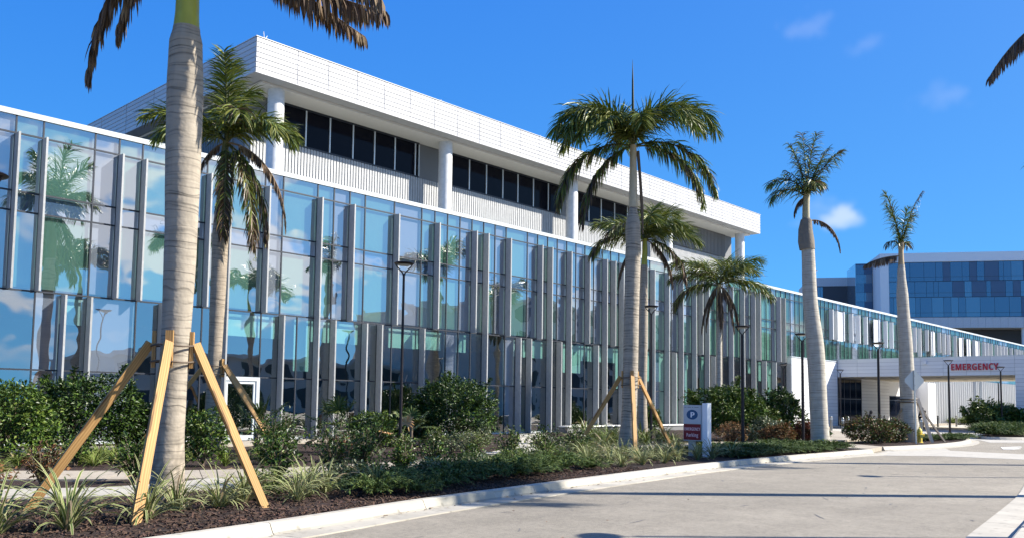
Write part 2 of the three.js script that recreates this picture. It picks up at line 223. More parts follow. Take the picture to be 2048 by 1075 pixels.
{
  const g = new MB(); g.box(-700, 900, -1.2, -0.06, -900, 700); struct('ground', g, M.soil);
  // road: one fine sheet, with patches of wear in its colour
  const r = new MB(), nx = 300, nz = 100, X0 = -60, X1 = 150, Z0 = 0.5, Z1 = 62, at = (i, j) => { const x = lerp(X0, X1, i / nx), z = lerp(Z0, Z1, j / nz); return [x, 0, z]; };
  for (let j = 0; j <= nz; j++) for (let i = 0; i <= nx; i++) {
    const p = at(i, j), a = fbm(p[0] * 0.28 + 50, p[2] * 0.28 + 50, 0, 4, 91), b = fbm(p[0] * 0.9 + 50, p[2] * 1.3 + 50, 0, 3, 92), lane = Math.exp(-Math.pow((p[2] - 20.9 + 0.05 * p[0]) / 0.35, 2)) + Math.exp(-Math.pow((p[2] - 22.6 + 0.05 * p[0]) / 0.35, 2)), k = 0.88 + 0.30 * (a - 0.5) + 0.2 * (b - 0.5) - 0.05 * lane * (0.5 + fbm(p[0] * 0.2 + 9, 3.3, 0, 2, 98));
    r.col = [k * 1.01, k, k * 0.985]; r.v(p, [0, 1, 0], [p[0], p[2]]);
  }
  for (let j = 0; j < nz; j++) for (let i = 0; i < nx; i++) { const a = j * (nx + 1) + i, b = a + 1, c = a + nx + 1, d = c + 1; r.i.push(a, c, d, a, d, b); }
  struct('road', r, M.asphalt);
  // dark scuffs and patched cracks in the asphalt
  const R = rng(77), s = new MB();
  for (let k = 0; k < 70; k++) {
    const x = lerp(4, 34, R()), z = lerp(19.3, 26, R()), L = 0.15 + 0.7 * R() * R(), a = (R() - 0.5) * 0.8 - 0.3, w = 0.012 + 0.03 * R(), n = 5, P = [];
    for (let q = 0; q <= n; q++) P.push([x + Math.cos(a) * L * (q / n - 0.5) + 0.03 * (R() - 0.5), 0.004, z + Math.sin(a) * L * (q / n - 0.5) + 0.03 * (R() - 0.5)]);
    s.strip(P.reverse(), P.map((_, q) => Math.max(0.0002, w * Math.sin(Math.PI * (q + 0.05) / (n + 0.1)))), [Math.sin(a), 0, -Math.cos(a)]);
  }
  mesh('road_scuffs', s, std({ color: C(0.13, 0.125, 0.12), roughness: 0.95, side: THREE.DoubleSide }), null, 'structure');
  // mulch beds: from the glass front to the kerb, slightly heaped
  const bed = (name, x0, x1, zlo, zhi, st, y0 = 0.115, amp = 0.05) => {
    const b = new MB(), nx = Math.round((x1 - x0) / st), nz = Math.max(4, Math.round(Math.max(...[0, 0.25, 0.5, 0.75, 1].map((t) => zhi(lerp(x0, x1, t)) - zlo(lerp(x0, x1, t)))) / st)), P = [];
    for (let j = 0; j <= nz; j++) for (let i = 0; i <= nx; i++) {
      const x = lerp(x0, x1, i / nx), t = j / nz, z = lerp(zlo(x), zhi(x), t), edge = Math.min(1, (zhi(x) - z) / 0.35, (z - zlo(x)) / 0.35), n = fbm(x * 1.1 + 60, z * 1.1 + 60, 0, 3, 95) - 0.5, f = fbm(x * 6 + 60, z * 6 + 60, 0, 2, 96) - 0.5;
      P.push([x, y0 + edge * (0.012 + amp * n + 0.05 * f), z]); const k = 1 + 0.9 * (fbm(x * 0.8 + 9, z * 0.8 + 9, 0, 3, 97) - 0.5);
      b.col = [k, k * 0.98, k * 0.97]; b.v(P.at(-1), [0, 1, 0], [x, z]);
    }
    for (let j = 0; j < nz; j++) for (let i = 0; i < nx; i++) { const a = j * (nx + 1) + i, c = a + nx + 1; b.i.push(a, c, c + 1, a, c + 1, a + 1); }
    const q = b.geo(); q.computeVertexNormals(); return mesh(name, q, M.mulch, null, 'structure');
  };
  bed('mulch_bed', -34, 31.2, () => 0.0, (x) => kerbZ(x) - 0.02, 0.16);
  const z2 = catmull([[33.4, 16.75], [36, 17.15], [38.5, 17.3], [42.5, 17.1], [45.6, 16.5], [48, 15.8], [50, 14.9]], 0.3), z2f = (x) => { for (let k = 1; k < z2.length; k++) if (z2[k][0] >= x) return lerp(z2[k - 1][1], z2[k][1], (x - z2[k - 1][0]) / (z2[k][0] - z2[k - 1][0])); return z2.at(-1)[1]; };
  bed('mulch_bed', 33.6, 50, (x) => lerp(13.6, 14.6, (x - 33.6) / 16.4), z2f, 0.2);
  bed('mulch_bed', 31.2, 50, () => 0.0, (x) => lerp(11.2, 9.4, (x - 31.2) / 18.8), 0.3);
  bed('mulch_bed', 51.4, 76, (x) => 15.4 - (x - 51.4) * 0.19, (x) => 15.6 + 2.4 * Math.sin(Math.PI * clamp((x - 51.4) / 26)) * (x < 62 ? 1 : 1) - (x - 51.4) * 0.12, 0.35);
  bed('mulch_bed', 96, 150, () => 0.4, () => 2.2, 0.4);
  // loose chips on the near mulch
  const chip = new MB(); chip.box(-0.5, 0.5, -0.5, 0.5, -0.5, 0.5); const cg = chip.geo();
  const chips = new THREE.InstancedMesh(cg, M.chip, 9000), m4 = new THREE.Matrix4(), e = new THREE.Euler(), q = new THREE.Quaternion(), cc = new THREE.Color(); const Q = rng(5);
  for (let k = 0; k < 9000; k++) {
    const x = lerp(2.5, 17, Math.pow(Q(), 1.4)), z = kerbZ(x) - 0.06 - 3.6 * Math.pow(Q(), 1.3), s = 0.012 + 0.03 * Q(); e.set(Q() * 0.8 - 0.4, Q() * 6.3, Q() * 0.8 - 0.4); q.setFromEuler(e);
    m4.compose(new THREE.Vector3(x, 0.135 + 0.02 * Q(), z), q, new THREE.Vector3(s * (1 + 1.6 * Q()), 0.008 + 0.008 * Q(), s * 0.55)); chips.setMatrixAt(k, m4); const t = 0.5 + 1.5 * Q(); cc.setRGB(t, t * (0.85 + 0.2 * Q()), t * 0.85); chips.setColorAt(k, cc);
  }
  chips.name = numbered('mulch_chips'); chips.castShadow = chips.receiveShadow = true; tag(chips, 'loose dark brown bark chips scattered over the mulch along the near kerb', 'mulch'); chips.userData.kind = 'stuff'; scene.add(chips);
}
// kerbs with gutter pans, cast in sections with a joint between them
function kerb(name, pts, side, { gutter = 0.5, top = 0.17, h = 0.15, len = 3.05 } = {}) { // side: +1 road lies to the right of the walking direction
  const root = new THREE.Group(); root.name = numbered(name); root.userData.kind = 'structure'; scene.add(root);
  const P = catmull(pts, 0.305), per = Math.round(len / 0.305), T = (k) => { const a = P[Math.max(0, k - 1)], b = P[Math.min(P.length - 1, k + 1)], l = Math.hypot(b[0] - a[0], b[1] - a[1]); return [(b[0] - a[0]) / l, (b[1] - a[1]) / l]; };
  const prof = [[-top, 0.0], [-top, h - 0.01], [-top + 0.02, h], [-0.025, h], [0, h - 0.012], [0.012, h - 0.04], [0.05, 0.035], [0.075, 0.012], [gutter, 0.018], [gutter, -0.05]];
  const R = rng(name.length + P.length);
  for (let s = 0; s + 1 < P.length; s += per) {
    const b = new MB(), e = Math.min(P.length - 1, s + per), tone = 0.92 + 0.14 * R();
    const ring = (k, off) => { const t = T(k), n = [-t[1] * side, t[0] * side]; return prof.map(([o, y]) => [P[k][0] + n[0] * o + t[0] * off, y, P[k][1] + n[1] * o + t[1] * off]); };
    let run = 0;
    for (let k = s; k < e; k++) {
      const A = ring(k, k === s ? 0.006 : 0), B = ring(k + 1, k + 1 === e ? -0.006 : 0); let w = 0;
      for (let q = 0; q + 1 < prof.length; q++) { const st = tone * (0.82 + 0.36 * fbm(P[k][0] * 1.7 + 20, P[k][1] * 1.7 + q * 3 + 20, 0, 3, 99)) * (q === 6 ? 0.75 : 1); b.col = [st, st * 0.99, st * 0.96]; const d = Math.hypot(prof[q + 1][0] - prof[q][0], prof[q + 1][1] - prof[q][1]), uv = [[run, w], [run + 0.305, w], [run + 0.305, w + d], [run, w + d]]; side > 0 ? b.quad(A[q], B[q], B[q + 1], A[q + 1], uv) : b.quad(B[q], A[q], A[q + 1], B[q + 1], uv); w += d; }
      run += 0.305;
    }
    for (const [k, off, f] of [[s, 0.006, 1], [e, -0.006, -1]]) { const c = ring(k, off); for (let q = 1; q + 1 < c.length; q++) f * side > 0 ? b.tri(c[0], c[q], c[q + 1]) : b.tri(c[0], c[q + 1], c[q]); }
    mesh('kerb_section', b, M.concrete, root);
  }
  return root;
}
// the walking direction is towards +x, so the road (towards +z) lies on the right
kerb('kerb', KERB.map(([x, z]) => [x, z + 0.17]), 1);
kerb('kerb', [[33.5, 16.95], [36, 17.32], [38.5, 17.47], [42.5, 17.27], [45.6, 16.67], [48, 15.97], [50.0, 15.0], [50.6, 14.2]], 1, { gutter: 0.4 });
kerb('kerb', [[54.5, 14.7], [52.2, 15.3], [51.2, 16.0], [51.6, 16.9], [54, 18.0], [60, 18.6], [68, 17], [76, 13.2]], 1, { gutter: 0.3 });
kerb('kerb', [[44, 25.6], [36, 24.1], [30, 24.0], [24, 24.45], [18.0, 25.45], [14.0, 26.0], [11.9, 26.28], [8, 26.9], [5, 27.8]], 1, { gutter: 0.55 });

function walk(name, line, width, mat, { step = 1.5, y = 0.165, base = 0.02 } = {}) { // slabs along a centre line
  const root = new THREE.Group(); root.name = numbered(name); root.userData.kind = 'structure'; scene.add(root);
  const P = catmull(line, step), R = rng(P.length * 7 + 3), nrm = (k) => { const a = P[Math.max(0, k - 1)], b = P[Math.min(P.length - 1, k + 1)], l = Math.hypot(b[0] - a[0], b[1] - a[1]); return [-(b[1] - a[1]) / l, (b[0] - a[0]) / l]; };
  for (let k = 0; k + 1 < P.length; k++) {
    const g = 0.006, L = Math.hypot(P[k + 1][0] - P[k][0], P[k + 1][1] - P[k][1]), t = [(P[k + 1][0] - P[k][0]) / L, (P[k + 1][1] - P[k][1]) / L], n0 = nrm(k), n1 = nrm(k + 1), w = width / 2, yy = y + 0.003 * (R() - 0.5), b = new MB(), c = 0.93 + 0.12 * R(); b.col = [c, c, c * 0.985];
    const q = (p, n, s, o, h) => [p[0] + n[0] * s * w + t[0] * o, h, p[1] + n[1] * s * w + t[1] * o];
    const T = [q(P[k], n0, 1, g, yy), q(P[k + 1], n1, 1, -g, yy), q(P[k + 1], n1, -1, -g, yy), q(P[k], n0, -1, g, yy)], B = T.map(([x, , z]) => [x, base, z]);
    b.quad(...T); for (let e = 0; e < 4; e++) b.quad(B[e], B[(e + 1) % 4], T[(e + 1) % 4], T[e]);
    mesh('slab', b, mat, root);
  }
}
walk('sidewalk', [[-16, 2.5], [-4, 5.2], [2.2, 8.9], [5.4, 11.25], [7.0, 12.45], [9.5, 13.65], [12.4, 13.72], [15, 13.4], [17.4, 13.05], [23, 12.2], [29.5, 11.95], [32, 12.25], [36, 12.75], [42, 12.0], [47, 10.4], [52, 8.2]], 1.9, M.walk);
walk('sidewalk', [[-14, 8.5], [-4, 10.4], [2, 13.0], [4.4, 14.6], [5.8, 15.25], [7.4, 15.1], [8.4, 14.55]], 1.35, M.concrete, { y: 0.162 });
walk('path', [[17.9, 12.0], [20.2, 10.9], [22.6, 9.0], [25.5, 6.6], [28.5, 3.8], [31, 1.2]], 1.5, M.concrete, { y: 0.161 });
walk('path', [[-10, 3.6], [4, 3.6], [11.5, 3.4], [15.5, 2.6], [20, 2.0]], 2.2, M.walk, { y: 0.163 });
walk('sidewalk', [[5, 30.4], [8, 28.6], [11.9, 27.75], [14, 27.45], [18, 26.95], [24, 26.0], [30, 25.6], [36, 25.7], [44, 27.2]], 2.2, M.concrete, { y: 0.158, step: 1.2 });
{
  // flat concrete: the ramp, the band across the road, the forecourt
  const flat = (name, pts, y, mat, thick = 0.03) => { const s = new THREE.Shape(pts.map(([x, z]) => new THREE.Vector2(x, -z))), g = new THREE.ExtrudeGeometry(s, { depth: thick, bevelEnabled: false }); g.rotateX(-Math.PI / 2); g.translate(0, y - thick, 0); const n = g.attributes.position.count; g.setAttribute('color', new THREE.Float32BufferAttribute(new Float32Array(n * 3).fill(1), 3)); return mesh(name, g, mat, null, 'structure'); };
  flat('ramp', [[31.1, 17.4], [33.5, 16.9], [35.6, 13.9], [33.6, 13.0], [31.2, 13.1]], 0.16, M.walk, 0.15);
  flat('concrete_band', [[28.2, 17.85], [30, 18.2], [31.4, 19.6], [31.8, 22], [32, 26], [36, 26], [35.6, 21], [35.9, 18.6], [38.2, 17.7], [33.6, 17.1], [31.0, 17.6]], 0.006, M.concrete, 0.02);
  flat('driveway', [[50.4, 14.6], [49.2, 16.2], [46.5, 17.3], [50, 19.4], [60, 23], [95, 20], [150, 14], [150, 2.3], [95, 2.3], [58, 2.2], [53, 7.0], [51, 11]], 0.009, M.concrete, 0.02);
  flat('plaza', [[49.6, 9.6], [53, 7.4], [57.5, 2.0], [95, 2.1], [95, 0.45], [50, 0.1]], 0.15, M.walk, 0.14);
  flat('painted_arrow', [[39.3, 19.6], [41.1, 19.08], [42.6, 19.5], [42.3, 19.62], [41.2, 19.42], [40.4, 20.0], [39.6, 19.85]], 0.012, M.paint, 0.006);
}
{ // dry leaves blown against the kerb
  const R = rng(611), b = new MB();
  for (let k = 0; k < 130; k++) { const x = lerp(4, 30, R()), z = kerbZ(x) + (R() < 0.75 ? 0.26 + 0.25 * R() * R() : 0.3 + 3 * R()), a = R() * 6.28, L = 0.03 + 0.05 * R(), w = L * (0.25 + 0.3 * R()), d = [Math.cos(a), 0.1, Math.sin(a)], s = [-Math.sin(a), 0, Math.cos(a)], p = [x, 0.022 + 0.006 * R(), z], m = V.add(V.ma(p, d, L * 0.5), [0, 0.012 * R(), 0]), e = V.ma(p, d, L), g = 0.5 + R(); b.col = [0.16 * g, 0.10 * g, 0.055 * g]; b.tri(p, V.ma(m, s, w), e); b.tri(p, e, V.ma(m, s, -w)); }
  const o = mesh('fallen_leaves', b, M.dry, null, 'stuff'); tag(o, 'dry brown leaves scattered along the gutter and the road edge', 'leaves');
}
// ---------------------------------------------------------------- the long glass building
const K0 = 8.53, KP = 0.7857, kx = (k) => K0 + KP * k;
const YB = 0.10, YS = 4.87, YT = 10.25, YL = 2.44, Y1 = 9.70, Y2 = 7.90, Y3 = 7.29, XEND = 190;
const hospital = thing('hospital_building', 'long glass hospital building with vertical metal fins under a white roof canopy', 'building');
const curtain = (() => { // slabs, back walls and the dark frame of the glass front
  const f = new MB(); for (const y of [YL, YS, Y3, Y2, Y1]) { f.box(-6, 61.1, y - 0.025, y + 0.025, -0.05, 0.012); f.box(61.1, XEND, y - 0.025, y + 0.025, -0.05, 0.012); }
  return mesh('mullion_frame', f, M.mullion, hospital);
})();
{
  const R = rng(11);
  // where mullions and fins stand, in steps of the 0.79 m grid
  const upB = [-18, -17, -15, -14, -12, -11, -9, -8, -6, -4, -3, -1, 0, 1, 3, 4, 5, 7, 8, 9, 11, 12, 14, 15, 16, 17, 19, 21, 22, 23, 24, 25, 26, 27, 28, 30, 31, 32, 33, 34, 35, 36, 37, 38, 39, 40, 42, 43, 44, 46, 47, 48, 50, 51, 52, 54, 55, 56, 58, 59, 60, 61, 62, 63, 64, 65, 66, 67];
  const upF = [-17, -14, -11, -8, -4, -3, 0, 1, 4, 5, 8, 9, 11, 14, 16, 19, 22, 25, 26, 28, 31, 32, 34, 36, 38, 39, 40, 43, 44, 46, 48, 50, 51, 52, 54, 56, 58, 60, 61, 65, 66];
  const upL = [[-18, -17], [-9, -8], [-6, -4], [-1, 0], [3, 4], [11, 12], [15, 16], [19, 21], [24, 25], [27, 28], [30, 31], [33, 34], [35, 36], [37, 38], [42, 43], [47, 48], [55, 56], [59, 60], [64, 65]];
  const loB = [-18, -16, -15, -13, -12, -10, -8, -7, -5, -4, -2, -1, 1, 2, 3, 5, 6, 8, 9, 11, 12, 13, 14, 15, 17, 18, 19, 21, 23, 24, 25, 26, 28, 29, 30, 32, 33, 34, 36, 37, 38, 40, 41, 43, 44, 46, 47, 48, 50, 52, 53, 55, 56, 58, 60, 61, 62, 64, 65, 67];
  const loF = [-16, -13, -10, -7, -4, 2, 3, 6, 9, 12, 14, 15, 17, 18, 21, 26, 29, 30, 32, 33, 34, 37, 38, 40, 44, 46, 47, 48, 50, 52, 53, 56, 58, 60, 62, 64, 67];
  const loL = [[1, 2], [3, 5], [23, 24], [28, 29], [53, 55]];
  for (let k = 67; k <= 76; k++) upB.push(k); for (let k = 77; k < 231; ) { upB.push(k); k += R() < 0.3 ? 2 : 1; }
  const isIn = (L, a) => L.some(([p]) => p === a);
  const far = { pane: new MB(), frit: new MB(), fin: new MB(), back: new MB(), blind: new MB(), fb: new MB() }, mull = new MB();
  const pane = (x0, x1, y0, y1, mat, near) => {
    const b = near ? new MB() : mat === M.frit ? far.frit : far.pane, t = (R() - 0.5) * 0.005, s = (R() - 0.5) * 0.004, w = (x1 - x0) / 2, h = (y1 - y0) / 2, o = [R() * 8, R() * 8], z = (a, c) => -0.012 + a * w * t + c * h * s;
    const uv = [[0, 0], [2 * w, 0], [2 * w, 2 * h], [0, 2 * h]].map(([a, c]) => [a + o[0], c + o[1]]);
    b.quad([x0, y0, z(-1, -1)], [x1, y0, z(1, -1)], [x1, y1, z(1, 1)], [x0, y1, z(-1, 1)], uv);
    if (near) mesh('glass_pane', b, mat, curtain);
  };
  const fin = (x, y0, y1, near, mat = M.fin) => { const b = near ? new MB() : far.fin, w = 0.031; b.box(x - w, x + w, y0, y1, 0.014, 0.37); if (near) mesh('fin', b, mat, curtain); };
  const backs = new MB(), backsFar = new MB(), fb = new MB(), blinds = new MB();
  let count = 0;
  for (let q = 0; q + 1 < upB.length; q++) {
    const a = upB[q], c = upB[q + 1], x0 = kx(a) + 0.022, x1 = kx(c) - 0.022; if (x1 > XEND) break;
    const L = a < 67 ? isIn(upL, a) : R() < 0.14, near = a >= -2 && a < 56, tall = a < 67 ? YS : 5.45;
    const body = L ? M.frit : a > 49 ? M.farGlass : M.blue;
    pane(x0, x1, Y1 + 0.025, YT, L ? M.frit : a > 49 ? M.farGlass : M.blue, near);
    pane(x0, x1, Y2 + 0.025, Y1 - 0.025, body, near); pane(x0, x1, Y3 + 0.025, Y2 - 0.025, L ? M.frit : a > 49 ? M.farGlass : M.band, near); pane(x0, x1, YS + 0.025, Y3 - 0.025, body, near);
    mull.box(kx(a) - 0.022, kx(a) + 0.022, tall, YT, -0.05, 0.014);
    (L ? fb : a > 66 ? backsFar : backs).box(x0, x1, YS + 0.1, YT, -0.16, -0.11 - 0.01 * R());
  }
  for (let q = 0; q + 1 < loB.length; q++) {
    const a = loB[q], c = loB[q + 1], x0 = kx(a) + 0.022, x1 = kx(c) - 0.022, near = a >= -2 && a < 56, L = isIn(loL, a), door = a === 9;
    if (!door) pane(x0, x1, YB + 0.1, YL - 0.025, L ? M.frit : a > 49 ? M.farGlass : M.lower, near);
    pane(x0, x1, YL + 0.025, YS - 0.025, L ? M.frit : a > 49 ? M.farGlass : M.lower, near);
    mull.box(kx(a) - 0.022, kx(a) + 0.022, YB, YS, -0.05, 0.014);
    if (L) fb.box(x0, x1, YB + 0.1, YS - 0.05, -0.16, -0.12); else if (hash(a, 1, 9) < 0.66) blinds.box(x0 + 0.02, x1 - 0.02, 3.92 + (hash(a, 2, 9) < 0.3 ? -0.3 - 1.2 * hash(a, 8, 9) : 0.05 * hash(a, 4, 9)), YS - 0.1, -0.3, -0.26); if (a > 40 && !L && hash(a, 3, 9) < 0.5) backs.box(x0, x1, YB + 0.1, YS - 0.05, -0.4, -0.34);
  }
  for (const k of upF) fin(kx(k), YS + (loF.includes(k) ? 0 : 0.0), Y1 - 0.03, true, k % 3 ? M.fin : M.finB);
  for (const k of loF) fin(kx(k), YB, YS - (upF.includes(k) ? 0.012 : 0.05), true, k % 3 ? M.fin : M.finB);
  // beyond the emergency entrance: white fins on the upper floor only, then fins down to the ground
  const farF = []; for (const k of [77, 78.2, 79.9, 82.2, 84.2, 86.3, 90, 92.4, 94.3, 97.4, 99.4, 102.4, 104.2]) farF.push([k, 9.58, k === 90 ? 7.6 : k === 104.2 ? 6.76 : 7.13]);
  for (let k = 107; k < 231; k += R() < 0.4 ? 2 : 3) farF.push([k, 9.58, 6.9 + 0.6 * R()]);
  for (const [k, y1, y0] of farF) { const b = new MB(), x = kx(k); b.box(x - 0.045, x + 0.045, y0, y1, 0.014, 0.37); mesh('fin', b, M.finWhite, curtain); }
  for (const [a, c] of [[78.3, 79.8], [88.6, 89.9], [108.6, 110], [120.6, 122.4], [124.2, 126], [128.3, 130]]) { const b = new MB(); b.box(kx(a), kx(c), 7.1, 9.5, 0.2, 0.26); mesh('fin_panel', b, M.finWhite, curtain); }
  for (let k = 105; k < 231; k++) { far.pane.quad([kx(k) + 0.02, YB, -0.012], [kx(k + 1) - 0.02, YB, -0.012], [kx(k + 1) - 0.02, YS, -0.012], [kx(k) + 0.02, YS, -0.012]); mull.box(kx(k) - 0.02, kx(k) + 0.02, YB, YS, -0.05, 0.014); if (hash(k, 5, 5) < 0.9) { const b = new MB(); b.box(kx(k) - 0.04, kx(k) + 0.04, YB, YS, 0.014, 0.37); mesh('fin', b, M.finWhite, curtain); } if (hash(k, 6, 5) < 0.5) fb.box(kx(k) + 0.02, kx(k + 1) - 0.02, YB, YS, -0.16, -0.12); }
  mesh('mullions', mull, M.mullion, curtain, 'stuff');
  mesh('distant_panes', far.pane, M.farGlass, curtain, 'stuff'); mesh('distant_frosted_panes', far.frit, M.frit, curtain, 'stuff');
  mesh('spandrel_backing', backs, M.backing, hospital, 'stuff'); mesh('far_spandrel_backing', backsFar, M.backGreen, hospital, 'stuff'); mesh('frosted_backing', fb, M.fritBack, hospital, 'stuff'); mesh('window_blinds', blinds, M.blind, hospital, 'stuff');
  // rooms behind the lower glass
  const rm = new MB(); rm.box(-6, XEND, -0.2, YB, -14, -0.07); rm.box(-6, XEND, YS - 0.12, YS + 0.08, -14, -0.45); rm.box(-6, XEND, YB, YS, -9.2, -9); rm.box(-6, XEND, YT - 0.1, YT, -32, -0.3); rm.box(XEND, XEND + 0.2, 0, YT, -32, 0); rm.box(-6.2, -6, 0, YT, -32, 0); rm.box(-6, XEND, 0, YT, -32.2, -32);
  for (let x = 0; x < 60; x += 6.3) rm.box(x, x + 0.12, YB, YS, -9, -3 - 2 * hash(x * 10, 3, 3)); mesh('interior', rm, M.room, hospital);
  const cap = new MB(); cap.box(-6, XEND, YT, YT + 0.17, -0.35, 0.05); mesh('parapet_cap', cap, M.capAlu, hospital);
  // lower sill
  const sill = new MB(); sill.box(-6, 61.0, 0, YB + 0.1, -0.06, 0.012); mesh('sill', sill, M.alu, hospital);
  // glazed door
  const d = new MB(), dx0 = kx(9) + 0.05, dx1 = kx(11) - 0.02; d.box(dx0, dx0 + 0.13, YB, YL, -0.02, 0.1); d.box(dx1 - 0.13, dx1, YB, YL, -0.02, 0.1); d.box(dx0 + 0.13, dx1 - 0.13, YL - 0.14, YL, -0.02, 0.098); d.box(dx0 + 0.13, dx1 - 0.13, YB, YB + 0.2, -0.02, 0.06); d.box(dx0 + 0.13, dx0 + 0.23, YB + 0.2, YL - 0.14, -0.02, 0.06); d.box(dx1 - 0.23, dx1 - 0.13, YB + 0.2, YL - 0.14, -0.02, 0.06); d.box(dx0 + 0.23, dx1 - 0.23, YL - 0.25, YL - 0.14, -0.02, 0.06);
  const door = mesh('door', d, M.alu, hospital); const dg = new MB(); dg.quad([dx0 + 0.23, YB + 0.2, 0.02], [dx1 - 0.23, YB + 0.2, 0.02], [dx1 - 0.23, YL - 0.25, 0.02], [dx0 + 0.23, YL - 0.25, 0.02]); mesh('pane', dg, M.lower, door); const hd = new MB(); hd.tube([[dx1 - 0.3, 0.9, 0.11], [dx1 - 0.3, 1.5, 0.11]], 0.015, 8); mesh('handle', hd, M.alu, door);
  // planter wall in front
  const pl = new MB(); pl.box(34.2, 46, 0, 0.42, 0.5, 1.0); pl.box(34.2, 34.6, 0, 0.42, 0.42, 0.5); mesh('planter_wall', pl, M.louvre, hospital); const pc = new MB(); pc.box(34.15, 46.05, 0.42, 0.48, 0.45, 1.06); mesh('planter_coping', pc, M.paint, hospital);
}
// the raised white roof with its deep overhang
{
  const X0 = 17.14, X1 = 59.2, Z1 = -1, Z0 = -29, YA = 14.45, YZ = 15.88, core = new MB();
  core.box(X0 + 0.02, X1 - 0.02, YA + 0.02, YZ - 0.02, Z0, Z1 - 0.02);
  const fascia = mesh('roof_fascia', core, M.joint, hospital), R = rng(21);
  const rows = 7, rh = (YZ - YA) / rows, gap = 0.034;
  const panel = (b, name = 'fascia_panel') => mesh(name, b, R() < 0.5 ? M.whitePanel : M.whitePanelB, fascia);
  const cols = []; for (let x = X0; x < X1 - 0.1; ) { const w = x === X0 ? 1.9 : 1.5; cols.push([x, Math.min(X1, x + w)]); x += w; }
  for (const [a, c] of cols) for (let r = 0; r < rows; r++) { const b = new MB(); b.cbox(a + gap / 2, c - gap / 2, YA + r * rh + gap / 2, YA + (r + 1) * rh - gap / 2, Z1 - 0.02, Z1 + 0.004 * R(), 0.004); panel(b); }
  for (let q = 0; q < 9; q++) for (let r = 0; r < rows; r++) { const b = new MB(), z = Z1 - q * 3; b.box(X0 - 0.004 * R(), X0 + 0.02, YA + r * rh + gap / 2, YA + (r + 1) * rh - gap / 2, z - 3 + gap, z - gap - (q ? 0 : 0.002)); panel(b); }
  const rt = new MB(); rt.box(X0 - 0.02, X1 + 0.02, YZ, YZ + 0.03, Z0, Z1 + 0.03); mesh('roof_edge', rt, M.whitePanel, hospital);
  const st = new MB(); for (let x = X0; x < X1 - 0.1; x += 1.5) st.box(x + 0.006, Math.min(X1, x + 1.5) - 0.006, YA - 0.006, YA + 0.018, Z1 - 0.62, Z1 - 0.002); st.box(X0, X0 + 0.6, YA - 0.006, YA + 0.018, Z0, Z1 - 0.63); mesh('soffit_strip', st, M.whitePanelB, hospital);
  const sf = new MB(); sf.box(X0 + 0.7, X1 - 0.3, YA - 0.09, YA + 0.01, Z0, Z1 - 0.68); mesh('soffit', sf, M.soffit, hospital);
  // recessed wall: dark strip windows above ribbed metal
  const wl = new MB(); wl.box(17.9, 58.6, 10.3, YA - 0.1, Z0 + 1, -3.08); mesh('upper_wall', wl, M.greyWall, hospital);
  const bays = [[19.0, 27.35, [19.53, 20.83, 22.09, 23.36, 24.6, 25.83, 27.11]], [29.4, 38.25, [29.6, 30.82, 32.09, 33.36, 34.57, 35.87, 37.17]], [39.3, 47.6, [39.61, 40.97, 42.2, 43.6, 44.98, 46.3]]];
  for (const [a, c, ms] of bays) {
    const fr = new MB(); fr.box(a, c, 12.6, 12.68, -3.08, -2.98); fr.box(a, c, 14.27, 14.35, -3.08, -2.98); const w = mesh('strip_window', fr, M.mullion, hospital);
    const xs = [a, ...ms.filter((m) => m > a + 0.3), c]; for (let q = 0; q + 1 < xs.length; q++) { const p = new MB(); p.box(xs[q] + 0.03, xs[q + 1] - 0.03, 12.68, 14.27, -3.07, -3.03); mesh('pane', p, M.blackGlass, w); }
    for (const m of xs) { const b = new MB(); b.box(m - 0.028, m + 0.028, 12.68, 14.27, -3.08, -2.985); mesh('window_mullion', b, M.alu, w); }
  }
  const lv = new MB(); for (let x = 49.2; x < 57.6; x += 0.2) lv.box(x, x + 0.15, 12.68, 14.35, -3.08, -3.0); mesh('grey_louvres', lv, M.louvre, hospital);
  const rb = new MB(); for (let x = 18.0; x < 58.5; x += 0.155) rb.box(x, x + 0.1, 10.42, 12.6, -3.08, -2.985); rb.box(17.95, 58.55, 10.42, 12.59, -3.085, -3.02); mesh('ribbed_cladding', rb, M.rib, hospital);
  const rs = new MB(); for (let z = -4; z > -26; z -= 0.155) rs.box(17.82, 17.9, 10.42, 14.3, z, z + 0.1); mesh('side_cladding', rs, M.greyWall, hospital);
  for (const x of [18.7, 28.2, 38.1, 48.1, 57.9]) { const b = new MB(); b.tube([[x, 10.3, -2], [x, YA - 0.08, -2]], 0.34, 28); mesh('column', b, M.white, hospital); }
  // lightning rods and small roof kit
  const rod = new MB(); rod.tube([[17.6, 15.9, -1.2], [17.55, 16.25, -1.2]], 0.015, 6); rod.tube([[17.6, 15.92, -1.2], [17.75, 16.15, -1.25]], 0.012, 6); for (const x of [27.2, 34.5, 41.6, 49.5]) { rod.tube([[x, 15.9, -1.3], [x, 16.12, -1.3]], 0.015, 6); rod.box(x - 0.25, x + 0.25, 15.9, 15.97, -1.5, -1.2); } mesh('lightning_rod', rod, M.white, hospital);
}
